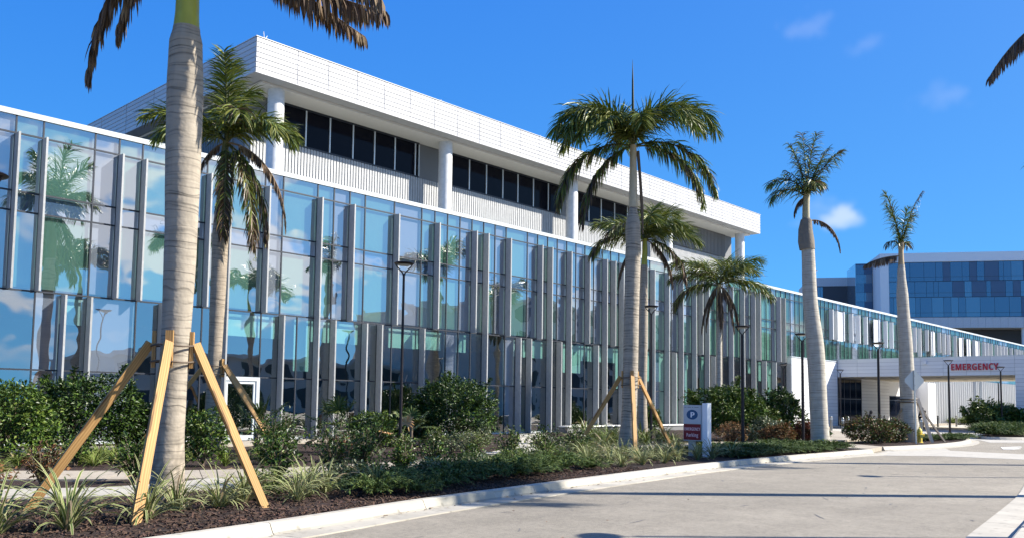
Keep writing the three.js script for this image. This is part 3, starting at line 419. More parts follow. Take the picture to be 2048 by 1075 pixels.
// emergency entrance: white-sided wing wall, canopy on a pier, letters
{
  const XC = 69.6, ZR = 13.25, YA = 4.08, YZ = 5.46, R = rng(31), gap = 0.02;
  const core = new MB(); core.box(XC + 0.02, 84.2, YA + 0.02, YZ - 0.02, 0.02, ZR + 7); core.box(XC + 0.02, 73.5, 0, YA + 0.02, ZR + 0.02, ZR + 7); core.box(84.2, 84.3, YA, YZ, 0.02, ZR + 7);
  const canopy = mesh('entrance_canopy', core, M.joint, hospital);
  const rows = 5, rh = (YZ - YA) / rows;
  for (let z = 0.42, q = 0; z < ZR - 0.1; z += 1.61, q++) for (let r = 0; r < rows; r++) { const b = new MB(); b.box(XC - 0.003 * R(), XC + 0.02, YA + r * rh + gap, YA + (r + 1) * rh, z + gap / 2, Math.min(ZR, z + 1.61) - gap / 2); mesh('siding_panel', b, R() < 0.5 ? M.siding : M.sidingB, canopy); }
  for (let r = 0; r < 20; r++) for (const [a, c] of [[ZR, ZR + 2.6], [ZR + 2.6, ZR + 7]]) { const b = new MB(); b.box(XC - 0.003 * R(), XC + 0.02, r * 0.273 + gap, (r + 1) * 0.273, a + gap / 2, c - gap / 2); mesh('siding_panel', b, R() < 0.5 ? M.siding : M.sidingB, canopy); }
  const cap = new MB(); cap.box(XC - 0.03, 84.3, YZ, YZ + 0.06, 0.02, ZR + 7); mesh('canopy_cap', cap, M.alu, canopy);
  const so = new MB(); so.box(XC + 0.03, 84.1, YA - 0.01, YA + 0.015, 0.44, ZR); mesh('canopy_soffit', so, std({ color: C(0.62, 0.56, 0.45), roughness: 0.85, name: 'canopySoffit' }), canopy);
  const dl = new MB(); for (let x = 72; x < 84; x += 3.6) for (const z of [4, 7.4, 10.8]) dl.lathe([[0.22, -0.02], [0.24, -0.005], [0.24, 0]], 14, [x, YA - 0.012, z]); mesh('downlight', dl, M.lens, canopy);
  // wing wall and the wall behind the canopy
  const wall = new MB(); wall.box(61.25, 90.7, 0, YZ - 0.15, 0.05, 0.38); const ww = mesh('entrance_wall', wall, M.joint, hospital);
  const seg = [[61.25, 63.4], [63.4, 66.4], [66.4, 69.6], [74.7, 78], [78, 81.2], [84.6, 88.4], [88.4, 90.7]];
  for (const [a, c] of seg) for (let r = 0; r < 19; r++) { const b = new MB(); b.box(a + gap / 2, c - gap / 2, 0.02 + r * 0.275 + gap, 0.02 + Math.min(5.28, (r + 1) * 0.275), 0.38, 0.4 + 0.003 * R()); mesh('siding_panel', b, R() < 0.5 ? M.siding : M.sidingB, ww); }
  { const b = new MB(); b.box(81.2, 84.6, 2.75, 5.3, 0.38, 0.4); mesh('siding_panel', b, M.sidingB, ww); const c = new MB(); c.box(61.2, 61.25, 0, 5.34, 0.05, 0.41); mesh('wall_return', c, M.alu, ww); const d = new MB(); d.box(61.2, 69.6, 5.31, 5.38, 0.04, 0.42); mesh('wall_cap', d, M.alu, ww); }
  const pier = new MB(); pier.box(88.5, 90.75, 0, YA, 0.41, 1.5); mesh('pier', pier, M.siding, ww);
  const gl = new MB(); for (let k = 0; k < 4; k++) for (const [y0, y1] of [[0.05, 2.3], [2.36, 3.95]]) gl.box(69.72 + k * 1.22, 70.88 + k * 1.22, y0, y1, 0.39, 0.41); mesh('entrance_glazing', gl, M.blackGlass, ww); const gf = new MB(); for (let k = 0; k <= 4; k++) gf.box(69.66 + k * 1.22, 69.72 + k * 1.22, 0, 4.02, 0.38, 0.43); gf.box(69.66, 74.6, 2.3, 2.36, 0.38, 0.425); gf.box(69.66, 74.6, 3.95, 4.04, 0.38, 0.425); mesh('glazing_frame', gf, M.mullion, ww);
  const dd = new MB(); dd.box(81.2, 84.6, 0, 2.75, 0.37, 0.39); const door = mesh('sliding_door', dd, M.mullion, ww); for (const [a, c] of [[81.35, 82.85], [82.95, 84.45]]) { const p = new MB(); p.box(a, c, 0.12, 2.3, 0.39, 0.405); mesh('pane', p, M.blackGlass, door); } const dt = new MB(); dt.box(81.35, 84.45, 2.36, 2.66, 0.39, 0.404); mesh('transom', dt, M.blackGlass, door);
  const sl = new MB(); sl.box(0, 0.02, 0, 0.05, 0, 0.05); const wallLight = new MB(); wallLight.box(XC - 0.2, XC, 5.0, 5.2, 7.08, 7.32); mesh('wall_camera', wallLight, M.siding, canopy);
  // red EMERGENCY letters standing proud of the fascia
  const font = await new FontLoader().loadAsync('fonts/droid/droid_sans_bold.typeface.json');
  const word = 'EMERGENCY'; let w = 0; const gs = [...word].map((c) => { const g = new TextGeometry(c, { font, size: 0.5, depth: 0.06, curveSegments: 4, bevelEnabled: false }); const adv = font.data.glyphs[c].ha / font.data.resolution * 0.5; const o = w; w += adv; return [g, o, c]; });
  const sx = 3.22 / w; for (const [g, o] of gs) { g.translate(o, 0, 0); g.scale(sx, 0.96, 1); g.rotateY(-Math.PI / 2); g.translate(XC - 0.02, 4.49, 9.0); mesh('sign_letter', g, std({ color: C(0.50, 0.014, 0.04), roughness: 0.4, name: 'redLetter' }), canopy); }
}
// far tower behind, turned a little
{
  const t = thing('hospital_tower', 'tall pale hospital tower with blue glass bands far behind the entrance canopy', 'building', [195.9, 0, -39.6], -58.05 * Math.PI / 180), R = rng(41);
  const W = new MB(); W.box(-1.8, 75, 33.83, 35.85, -26, 0.0); mesh('roof_band', W, M.towerPale, t);
  const pil = new MB(); pil.box(-1.8, 0, 0, 33.82, -7.6, 0.0); mesh('pilaster', pil, M.towerPale, t);
  const body = new MB(); body.box(0, 75, 21.64, 33.8, -26, -0.35); body.box(0, 75, 10, 19.2, -26, -5); mesh('wall', body, M.towerDark, t);
  const bd = new MB(); for (let x = 0; x < 75; x += 1.5) bd.box(x + 0.02, x + 1.48, 19.31, 21.6, -5.2, 0.1); bd.box(0, 75, 19.35, 21.55, -26, 0.02); mesh('parapet', bd, M.towerWall, t);
  for (const x of [8, 27.6, 47]) { const c = new MB(); c.tube([[x, 8, -1], [x, 19.4, -1]], 0.65, 18); mesh('column', c, M.towerPale, t); }
  const rowsY = [[29.6, 33.78], [26.1, 29.6], [21.68, 26.1]];
  for (const [y0, y1] of rowsY) {
    for (let x = 0.05; x < 60; ) {
      const w = [0.95, 1.5, 1.5, 2.4, 2.9][Math.floor(R() * 5)], g = R() < 0.27, b = new MB(); b.box(x + 0.03, x + w - 0.03, y0 + 0.06, y1 - 0.05, -0.34, -0.25); mesh(g ? 'spandrel' : 'pane', b, g ? M.towerGrey : R() < 0.5 ? M.towerBlue : M.towerBlueB, t); x += w;
    }
    const f = new MB(); f.box(0, 75, y0 - 0.05, y0 + 0.06, -0.35, -0.2); f.box(0, 75, y0 + 0.95, y0 + 1.0, -0.26, -0.22); mesh('frame', f, M.mullion, t);
  }
  const wing = new MB(); wing.box(-5.5, -1.85, 0, 34.9, -18, -7.65); mesh('glass_wing', wing, M.towerGrey, t);
  for (let r = 0; r < 9; r++) for (const [a, c, m] of [[-5.45, -3.7, M.towerBlue], [-3.65, -1.9, M.towerGrey]]) { const b = new MB(); b.box(a, c, 34.5 - (r + 1) * 2.1 * (r % 2 ? 1 : 1) + 0.05, 34.5 - r * 2.1, -7.65, -7.58); mesh('pane', b, r % 2 ? M.towerBlueB : m, t); }
  const sd = new MB(); sd.box(-5.56, -5.5, 20, 34.9, -18, -7.65); mesh('side_glass', sd, phys({ color: C(0.5, 0.6, 0.68), metalness: 0.8, roughness: 0.05, name: 'sideGlass' }), t);
  const lowB = new MB(); lowB.box(-13.9, -3, 0, 31.2, -40, -18.05); mesh('low_block', lowB, M.towerDark, t); const lp = new MB(); lp.box(-14, -2.9, 31.2, 33.3, -40, -17.95); mesh('low_parapet', lp, M.towerWall, t); const ld = new MB(); ld.box(-14, -13.2, 0, 31.2, -40, -17.96); mesh('corner_pier', ld, M.towerWall, t);
  for (let q = 0; q < 3; q++) { const lw = new MB(); lw.box(-13.1 + q * 0.65, -12.52 + q * 0.65, 26, 31, -18.05, -17.98); mesh('window', lw, M.towerBlueB, t); }
  const mast = new MB(); mast.tube([[-12.6, 33.2, -20], [-12.6, 35.4, -20]], 0.16, 8); const ms = mesh('roof_mast', mast, M.signRed, t); const m2 = new MB(); m2.box(-13.1, -12.1, 35.3, 35.6, -20.1, -19.9); mesh('mast_head', m2, M.white, ms);
  const box = new MB(); box.box(30.5, 33, 35.9, 37.3, -12, -8); mesh('roof_unit', box, M.towerWall, t);
  const arc = new MB(); const P = []; for (let q = 0; q <= 10; q++) { const a = Math.PI * q / 10; P.push([14.6 - 1.05 * Math.cos(a), 21.6 + 0.95 * Math.sin(a), -0.6]); } arc.tube(P, 0.2, 8); mesh('roof_pipe', arc, M.white, t);
}
// what stands across the road, behind the camera: seen only as reflections in the glass
{
  const wallM = std({ color: C(0.52, 0.48, 0.41), roughness: 0.9, name: 'garageWall' }), roofM = std({ color: C(0.6, 0.57, 0.5), roughness: 0.9, name: 'garageRoof' });
  const block = (label, x0, x1, z0, z1, H, storeys) => { const g = thing('garage_block', label, 'building', [(x0 + x1) / 2, 0, z0]), a = (x0 - x1) / 2, c = -a, w = new MB(); w.box(a, c, 0, H - 0.6, 0, z1 - z0); mesh('wall', w, wallM, g); const r = new MB(); r.box(a - 0.3, c + 0.3, H - 0.6, H, -0.4, z1 - z0 + 0.4); mesh('roof', r, roofM, g); const b = new MB(), sh = (H - 0.6) / storeys; for (let k = 0; k < storeys; k++) for (let x = a + 1; x < c - 4; x += 5) b.box(x, x + 3.8, k * sh + 0.9, (k + 1) * sh - 0.5, -0.06, 0.02); mesh('openings', b, M.roomDark, g); };
  block('low dark block across the road, seen only mirrored in the lower glass', 44, 140, 78, 100, 7.4, 2);
  block('taller parking garage across the road, mirrored in the glass farther right', 88, 270, 53, 90, 16.5, 5);
}
// ---------------------------------------------------------------- royal palms
const GREENS = [[0.105, 0.155, 0.026], [0.155, 0.205, 0.030], [0.23, 0.265, 0.042], [0.062, 0.098, 0.022], [0.30, 0.31, 0.07]];
const DRYS = [[0.16, 0.105, 0.06], [0.115, 0.075, 0.048], [0.21, 0.15, 0.085], [0.08, 0.055, 0.04]];
const horiz = (az) => { const a = az * Math.PI / 180; return [Math.cos(a) * RR[0] + Math.sin(a) * NN[0], 0, Math.cos(a) * RR[2] + Math.sin(a) * NN[2]]; };
// one frond. az: 0 to the right of the picture, 90 away from it; el0, el1: slope at its foot and tip (degrees); dry: 0 green .. 1 dead
function frond(p0, { az, el0, el1, L, dry = 0, w = 1, dens = 34, curl = 1.4, twist = 0, lw = 0.037 }, R) {
  const b = new MB(), n = 18, H = horiz(az), S0 = [-H[2], 0, H[0]], pts = [p0], dirs = [];
  for (let k = 0; k < n; k++) { const t = (k + 0.5) / n, e = (el0 + (el1 - el0) * Math.pow(t, curl)) * Math.PI / 180, sw = twist * t * t, d = V.norm(V.add(V.add(V.mul(H, Math.cos(e)), [0, Math.sin(e), 0]), V.mul(S0, sw))); dirs.push(d); pts.push(V.ma(pts[k], d, L / n)); }
  dirs.push(dirs[n - 1]);
  const base = dry > 0.85 ? [0.20, 0.14, 0.085] : [0.16, 0.17, 0.05];
  b.col = base; b.tube(pts, pts.map((_, k) => lerp(0.032, 0.006, k / n) * (k === 0 ? 1.6 : 1)), 5, false);
  const N = Math.round(L * dens * 1.35);
  for (let q = 0; q < N; q++) {
    const t = lerp(0.1, 1, (q + R()) / N), f = t * n, k = Math.min(n - 1, Math.floor(f)), P = V.mix(pts[k], pts[k + 1], f - k), T = dirs[k];
    const S = V.norm(V.cross(T, [0, 1, 0])).map((x) => (Number.isFinite(x) ? x : 0)), U = V.norm(V.cross(S, T));
    for (const sd of [-1, 1]) {
      if (R() < 0.06) continue;
      const ph = (R() * 95 - 50) * Math.PI / 180 * (1 - 0.5 * dry), fw = 0.35 + 0.75 * t + 0.25 * R(), len = w * (1.0 * Math.pow(Math.sin(Math.PI * (0.15 + 0.76 * t)), 0.7) + 0.08) * (0.75 + 0.4 * R()) * (dry > 0.85 ? 0.8 : 1);
      let d = V.norm(V.add(V.add(V.mul(S, sd * Math.cos(ph)), V.mul(U, Math.sin(ph))), V.mul(T, fw)));
      const sag = lerp(0.35, 1.5, dry) * (0.5 + R()), d1 = V.norm(V.add(V.ma(d, [0, -1, 0], sag * (dry > 0.85 ? 1.2 : 0.25)), [(R() - 0.5) * 0.3 * dry, 0, (R() - 0.5) * 0.3 * dry])), d2 = V.norm(V.ma(d1, [0, -1, 0], sag)), d3 = V.norm(V.ma(d2, [0, -1, 0], sag * 0.8));
      const A = V.ma(P, d1, len * 0.38), B = V.ma(A, d2, len * 0.34), E = V.ma(B, d3, len * 0.28), wd = V.norm(V.cross(d2, V.norm([R() - 0.5, 0.5 * R() + 0.2, R() - 0.5])));
      const dd = dry > 0.85 || (dry > 0 && R() < dry * (0.4 + 0.9 * t)), c = dd ? DRYS[Math.floor(R() * 4)] : GREENS[Math.floor(R() * 5)], g = 0.75 + 0.5 * R(); b.col = [c[0] * g, c[1] * g, c[2] * g];
      b.strip([P, A, B, E], [lw * 0.7, lw, lw * 0.75, 0.00001], wd);
    }
  }
  return b;
}
function palm(spec) {
  const { label, trunk, radii, bark = M.bark, fronds, seed } = spec, R = rng(seed), o = trunk[0], rel = (p) => V.sub(p, o);
  const t = thing('royal_palm', label, 'palm tree', o, 0);
  const smooth = (P, r, n) => { const c = new THREE.CatmullRomCurve3(P.map((p) => new THREE.Vector3(...rel(p)))), out = [], rr = []; for (let k = 0; k <= n; k++) { const u = k / n, q = c.getPoint(u); out.push([q.x, q.y, q.z]); const f = u * (r.length - 1), i = Math.min(r.length - 2, Math.floor(f)); rr.push(lerp(r[i], r[i + 1], sm(f - i)) * (1 + 0.015 * (R() - 0.5))); } return [out, rr]; };
  const [tp, tr] = smooth(trunk, radii, spec.foot ? 110 : 46); const tb = new MB(); tb.col = spec.tone || [1, 1, 1]; tb.tube(tp, tr, 28); if (spec.foot) for (let k = 0; k < tb.p.length / 3; k++) { const y = tb.p[k * 3 + 1], a = Math.atan2(tb.p[k * 3 + 2], tb.p[k * 3]), n = hash(Math.round(a * 9), Math.round(y * 14), 5), m = fbm(a * 3 + 20, y * 5 + 20, 0, 3, 8), lo = sstep(spec.foot, 0.1, y); const g = 1 - 0.45 * lo * sstep(0.35, 0.6, m) + 0.75 * lo * (n > 0.84 ? 1 : 0); for (let q = 0; q < 3; q++) tb.c[k * 3 + q] *= g * (q ? 1 - 0.04 * lo * q : 1); } mesh('trunk', tb, bark, t);
  const cs = spec.shaft; if (cs) { const [sp, sr] = smooth(cs.pts, cs.r, 14), b = new MB(); b.col = cs.tone || [1, 1, 1]; b.tube(sp, sr, 18); mesh('crownshaft', b, cs.mat || M.shaft, t); }
  if (spec.spear) { const [a, c] = spec.spear.map(rel), b = new MB(); b.col = [0.05, 0.075, 0.035]; b.tube([a, V.mix(a, c, 0.4), V.mix(a, c, 0.75), c], [0.05, 0.045, 0.028, 0.003], 8); mesh('spear_leaf', b, M.leaf, t); }
  for (const f of fronds) mesh('frond', frond(rel(f.p || spec.crown), f, R), f.dry > 0.85 ? M.dry : M.leaf, t);
  for (const e of spec.extra || []) e(t, o, R);
  return t;
}
const seat = (c, n, L, seed, o = {}) => { const R = rng(seed), out = []; for (let k = 0; k < n; k++) { const a = 360 * (k + 0.5 * R()) / n + (o.a0 || 0), hi = k % 2; out.push({ az: a, el0: lerp(o.e0 ?? 45, o.e1 ?? 78, hi ? R() : R() * 0.6), el1: lerp(-70, -15, hi ? R() : R() * 0.4), L: L * (0.85 + 0.3 * R()), dry: R() < (o.dry ?? 0.2) ? 0.35 : 0.06, w: o.w || 1, dens: o.dens || 30, lw: o.lw || 0.04 }); } return out; };

// the near palm with three new timber props: crown above the frame, dead fronds hanging into it
const big = [5.45, 0.1, 17.55];
const bigAt = (dx, y, dz) => [big[0] + dx, y < 0.3 ? y : 1.6 + (y - 1.6) * 0.943, big[2] + dz];
palm({ label: 'tall grey royal palm closest to the camera, its trunk held by three bright timber props', seed: 101, foot: 1.5, trunk: [bigAt(0, 0.05, 0), bigAt(0.0, 0.5, 0), bigAt(0.0, 1.2, 0), bigAt(0.02, 2.4, 0.02), bigAt(0.03, 3.8, 0.03), bigAt(0.02, 5.2, 0.02), bigAt(0.01, 6.2, 0.01), bigAt(0, 6.85, 0), bigAt(0, 7.12, 0)],
  radii: [0.29, 0.215, 0.195, 0.19, 0.212, 0.236, 0.242, 0.223, 0.18], bark: M.bark, shaft: { pts: [bigAt(0, 7.1, 0), bigAt(0, 7.4, 0), bigAt(0, 8.2, 0), bigAt(0, 8.9, 0)], r: [0.175, 0.16, 0.13, 0.095] }, crown: bigAt(0, 8.85, 0), spear: [bigAt(0, 8.8, 0), bigAt(0.05, 11.2, 0)],
  fronds: [{ az: 180, el0: -2, el1: -89, L: 2.9, dry: 1, curl: 0.5, w: 0.6, dens: 48 }, { az: 174, el0: -18, el1: -84, L: 2.1, dry: 1, curl: 0.6, w: 0.55, dens: 40 }, { p: bigAt(0.1, 8.85, 0.1), az: 2, el0: -44, el1: -12, L: 3.0, dry: 1, curl: 0.8, w: 0.6, dens: 46 }, { p: bigAt(0.1, 9.0, 0.08), az: -8, el0: -20, el1: -38, L: 3.1, dry: 1, curl: 1, w: 0.6, dens: 46 }, { p: bigAt(0.1, 8.9, 0.1), az: 14, el0: -36, el1: -30, L: 2.8, dry: 1, curl: 1, w: 0.55, dens: 40 },
    ...seat(null, 9, 3.4, 5, { e0: 40, e1: 80, dry: 0.1 })] });
// second palm, in the planting between the walk and the glass
const pTwo = (dx, y, dz) => [11.89 + dx, y, 6.6 + dz];
palm({ label: 'slim royal palm directly behind the propped near one, brown drooping fronds down its side', seed: 102, tone: [0.92, 0.88, 0.84], trunk: [pTwo(-0.02, 0.05, 0), pTwo(-0.03, 1, 0), pTwo(-0.02, 3, 0), pTwo(0, 4.8, 0), pTwo(0.01, 6.2, 0), pTwo(0.02, 7.0, 0)], radii: [0.27, 0.20, 0.185, 0.21, 0.225, 0.19],
  shaft: { pts: [pTwo(0.02, 6.95, 0), pTwo(0.03, 7.6, 0), pTwo(0.05, 8.5, 0), pTwo(0.06, 8.9, 0)], r: [0.17, 0.15, 0.11, 0.09], tone: [0.35, 0.32, 0.6] }, crown: pTwo(0.06, 8.85, 0.03), spear: [pTwo(0.06, 8.8, 0), pTwo(0.0, 11.2, 0)],
  fronds: [{ az: 100, el0: 86, el1: 62, L: 3.1, w: 0.85 }, { az: -80, el0: 80, el1: 50, L: 2.9, w: 0.85 }, { az: 70, el0: 78, el1: 30, L: 2.7, w: 0.9 }, { az: 182, el0: 48, el1: -28, L: 3.0, w: 0.9 }, { az: 160, el0: 52, el1: -45, L: 2.9, w: 0.9 }, { az: 3, el0: 50, el1: -68, L: 2.6, w: 0.95, dens: 40 }, { az: -25, el0: 48, el1: -60, L: 2.4, w: 0.95 }, { az: 28, el0: 58, el1: -55, L: 2.8, w: 0.9 }, { az: 205, el0: 35, el1: -60, L: 2.4, w: 0.9 }, { az: -60, el0: 55, el1: -50, L: 2.3, dry: 0.2 },
    { az: -20, el0: -20, el1: -89, L: 3.3, curl: 0.35, dry: 0.65, w: 0.75, dens: 40 }, { az: 15, el0: -10, el1: -89, L: 3.1, curl: 0.4, dry: 0.7, w: 0.75, dens: 40 }, { az: 5, el0: 15, el1: -89, L: 3.3, curl: 0.5, dry: 1, w: 0.5 }, { az: 178, el0: 0, el1: -89, L: 1.9, curl: 0.5, dry: 1, w: 0.4 }, { az: -70, el0: -40, el1: -89, L: 2.9, curl: 0.3, dry: 0.7, w: 0.7, dens: 40 }].map((f) => ({ ...f, L: f.L * (f.el1 > -85 ? 0.88 : 1), w: (f.w || 1) * 0.85 })) });
// the palm in the middle of the picture, full crown and a tall spear leaf
const pMid = (dx, y, dz) => [21.1 + dx * 0.9, y * 0.905, 14.15 + dz * 0.9];
palm({ label: 'tallest full-crowned royal palm in the middle, a dark spear leaf standing above it', seed: 103, bark: M.barkDark, trunk: [pMid(-0.1, 0.05, -0.1), pMid(-0.07, 0.6, -0.07), pMid(-0.05, 1.5, -0.05), pMid(-0.02, 3, -0.02), pMid(0, 5, 0), pMid(0.03, 6.6, 0.03), pMid(0.03, 7.6, 0.03), pMid(0.03, 8.35, 0.03)], radii: [0.38, 0.285, 0.225, 0.22, 0.225, 0.23, 0.225, 0.12],
  shaft: { pts: [pMid(0.03, 8.3, 0.03), pMid(0.03, 9.1, 0.03), pMid(0.03, 9.9, 0.03), pMid(0.03, 10.4, 0.03)], r: [0.135, 0.12, 0.105, 0.10], mat: M.shaftPale }, crown: pMid(0.03, 10.35, 0.03), spear: [pMid(0.03, 10.3, 0.03), pMid(0.02, 13.35, 0.0)],
  fronds: [{ az: 180, el0: 82, el1: -78, L: 4.2, dens: 36, w: 1.05, curl: 1.15 }, { az: 202, el0: 76, el1: -82, L: 3.8, dens: 36, w: 1.05, curl: 1.15 }, { az: 170, el0: 62, el1: -84, L: 3.5, dens: 36, w: 1.1 }, { az: 212, el0: 56, el1: -86, L: 3.2, dens: 36, w: 1.1 }, { az: 182, el0: 20, el1: -86, L: 4.0, curl: 0.8, dry: 0.4, w: 0.85, dens: 40 }, { az: 186, el0: -5, el1: -88, L: 3.7, curl: 0.6, dry: 0.7, w: 0.75, dens: 38 },
    { az: -4, el0: 82, el1: -74, L: 4.3, dens: 36, w: 1.05, curl: 1.15 }, { az: 14, el0: 80, el1: -62, L: 3.9, dens: 36, w: 1.0, curl: 1.2 }, { az: -34, el0: 66, el1: -76, L: 3.2, dens: 36, w: 1.1 }, { az: 2, el0: 28, el1: -80, L: 4.0, curl: 0.9, dry: 0.3, w: 0.75, dens: 38 }, { az: -6, el0: 14, el1: -84, L: 3.7, curl: 0.8, dry: 0.35, w: 0.7, dens: 36 }, { az: 90, el0: 66, el1: -60, L: 2.9, w: 0.9 }, { az: -90, el0: 58, el1: -70, L: 2.6, w: 0.9 }, { az: -125, el0: 54, el1: -72, L: 2.7, w: 0.9 }].map((f) => ({ ...f, L: f.L * 0.83, w: (f.w || 1) * 0.88 })),
  extra: [(t, o, R) => { const b = new MB(); const P = [V.sub(pMid(0.14, 10.2, 0.14), o), V.sub(pMid(0.2, 9.2, 0.2), o), V.sub(pMid(0.24, 8.3, 0.24), o), V.sub(pMid(0.26, 7.4, 0.26), o)]; b.col = [0.12, 0.085, 0.055]; b.tube(P, [0.05, 0.045, 0.05, 0.02], 7); mesh('dead_sheath', b, M.dry, t); }] });
palm({ label: 'shorter royal palm half hidden behind the middle one, yellow-green crown in front of the glass', seed: 104, trunk: [[32.25, 0.05, 6.9], [32.25, 2, 6.9], [32.28, 5, 6.93], [32.3, 7.9, 6.95]], radii: [0.26, 0.2, 0.2, 0.16], shaft: { pts: [[32.3, 7.85, 6.95], [32.32, 8.5, 6.97], [32.32, 9.1, 6.98]], r: [0.14, 0.12, 0.09] }, crown: [32.32, 9.05, 6.98],
  fronds: [{ az: 60, el0: 76, el1: 25, L: 2.3 }, { az: 20, el0: 66, el1: 5, L: 2.3 }, { az: 180, el0: 42, el1: -20, L: 2.5 }, { az: 190, el0: 20, el1: -72, L: 2.9, dry: 0.35 }, { az: 0, el0: 30, el1: -48, L: 2.7 }, { az: 10, el0: 45, el1: -30, L: 2.4 }, { az: -12, el0: 8, el1: -84, L: 2.9, dry: 0.8, curl: 0.7, w: 0.7 }, { az: 5, el0: -8, el1: -88, L: 2.6, dry: 0.9, curl: 0.6, w: 0.6 }, { az: 188, el0: -12, el1: -88, L: 2.6, dry: 0.9, curl: 0.6, w: 0.55 }, { az: -90, el0: 55, el1: -30, L: 2.2 }, { az: 120, el0: 60, el1: -20, L: 2.3 }, { az: 215, el0: 38, el1: -50, L: 2.4, dry: 0.3 }, { az: -40, el0: 50, el1: -40, L: 2.2 }] });
palm({ label: 'slender royal palm between the middle palm and the leaning bare-topped one, drooping brown skirt', seed: 105, bark: M.barkPale, trunk: [[37.9, 0.05, 7.52], [37.92, 2.5, 7.53], [37.92, 5, 7.54], [37.93, 6.3, 7.54]], radii: [0.2, 0.155, 0.15, 0.11], shaft: { pts: [[37.93, 6.25, 7.54], [37.93, 7, 7.54], [37.94, 7.6, 7.55]], r: [0.11, 0.10, 0.08], mat: M.shaftPale, tone: [1.1, 1.1, 0.8] }, crown: [37.94, 7.55, 7.55],
  fronds: [{ az: 180, el0: 55, el1: -18, L: 2.7, dry: 0.15 }, { az: 165, el0: 40, el1: -35, L: 2.6, dry: 0.2 }, { az: 0, el0: 60, el1: -10, L: 2.6 }, { az: 20, el0: 50, el1: -20, L: 2.5 }, { az: 4, el0: 24, el1: -62, L: 2.9, dry: 0.15 }, { az: 184, el0: 8, el1: -78, L: 2.8, dry: 0.45, w: 0.85 }, { az: 60, el0: 70, el1: 5, L: 2.3 }, { az: -60, el0: 58, el1: -30, L: 2.2 }, { az: 120, el0: 64, el1: 0, L: 2.3 }, { az: 178, el0: -30, el1: -89, L: 2.5, dry: 1, curl: 0.5, w: 0.6 }, { az: -20, el0: -30, el1: -89, L: 2.4, dry: 1, curl: 0.4, w: 0.7 }, { az: -90, el0: -50, el1: -89, L: 2.2, dry: 1, curl: 0.4, w: 0.7 }, { az: 8, el0: -15, el1: -89, L: 2.4, dry: 0.9, curl: 0.5, w: 0.6 }, { az: 150, el0: -40, el1: -89, L: 2.3, dry: 1, curl: 0.5, w: 0.5 }] });
// leaning palm whose crown is still tied up, and the thin one by the drive
const pL = (x, y, z) => [x, y, z];
palm({ label: 'leaning pale royal palm left of the entrance canopy, burlap sheath below its tied narrow crown', seed: 106, bark: M.barkPale, trunk: [[31.02, 0.05, 15.6], [30.99, 1.2, 15.56], [30.92, 3.7, 15.49], [30.81, 5.55, 15.36], [30.77, 7.4, 15.32], [30.74, 7.8, 15.3]], radii: [0.345, 0.315, 0.315, 0.26, 0.235, 0.22], shaft: { pts: [[30.74, 7.7, 15.3], [30.72, 8.4, 15.28], [30.72, 9.2, 15.29], [30.76, 9.6, 15.3]], r: [0.15, 0.14, 0.13, 0.12], mat: M.shaftPale, tone: [0.7, 0.75, 0.7] }, crown: [30.76, 9.4, 15.31],
  fronds: [{ az: 100, el0: 88, el1: 76, L: 2.6, w: 0.62, dens: 26, lw: 0.032, dry: 0.22 }, { az: -60, el0: 87, el1: 66, L: 2.4, w: 0.6, dens: 26, lw: 0.032, dry: 0.22 }, { az: 168, el0: 82, el1: 60, L: 2.2, w: 0.55, dens: 24, lw: 0.032, dry: 0.22 }, { az: 0, el0: 68, el1: 34, L: 2.3, w: 0.66, dens: 26, lw: 0.032, dry: 0.22 }, { az: 16, el0: 74, el1: 50, L: 2.2, w: 0.55, dens: 24, lw: 0.032, dry: 0.22 }, { az: 180, el0: 66, el1: -48, L: 1.8, w: 0.75, dens: 26, lw: 0.032, dry: 0.22 }, { az: 184, el0: 40, el1: -66, L: 1.6, w: 0.75, dens: 26, lw: 0.032, dry: 0.22 }, { az: 178, el0: 74, el1: 20, L: 1.4, w: 0.5, dens: 14, dry: 0.6 }, { az: -90, el0: 60, el1: -70, L: 1.4, w: 0.6, dry: 0.4, dens: 26 }, { az: 30, el0: 76, el1: -78, L: 1.5, dry: 0.5, w: 0.5, curl: 2, dens: 26 }, { az: 180, el0: 20, el1: -89, L: 0.9, dry: 1, curl: 0.5, w: 0.4 }, { p: [30.78, 8.5, 15.34], az: 0, el0: 42, el1: -89, L: 1.9, dry: 1, curl: 0.55, w: 0.28 }],
  extra: [(t, o) => { const b = new MB(), R = rng(3); b.tube([[30.75, 7.45, 15.3], [30.74, 7.75, 15.29], [30.72, 8.2, 15.28], [30.73, 8.55, 15.29], [30.74, 8.62, 15.29]].map((p) => V.sub(p, o)), [0.28, 0.275, 0.235, 0.20, 0.14], 14); const g = b.geo(), P = g.attributes.position; for (let k = 0; k < P.count; k++) { const y = P.getY(k), n = 0.035 * (vnoise(P.getX(k) * 9 + 50, y * 7 + 50, 0, 7) - 0.4); P.setXYZ(k, P.getX(k) * (1 + n * 4), y, P.getZ(k) * (1 + n * 4)); } g.computeVertexNormals(); mesh('burlap_sheath', g, M.burlap, t); }] });
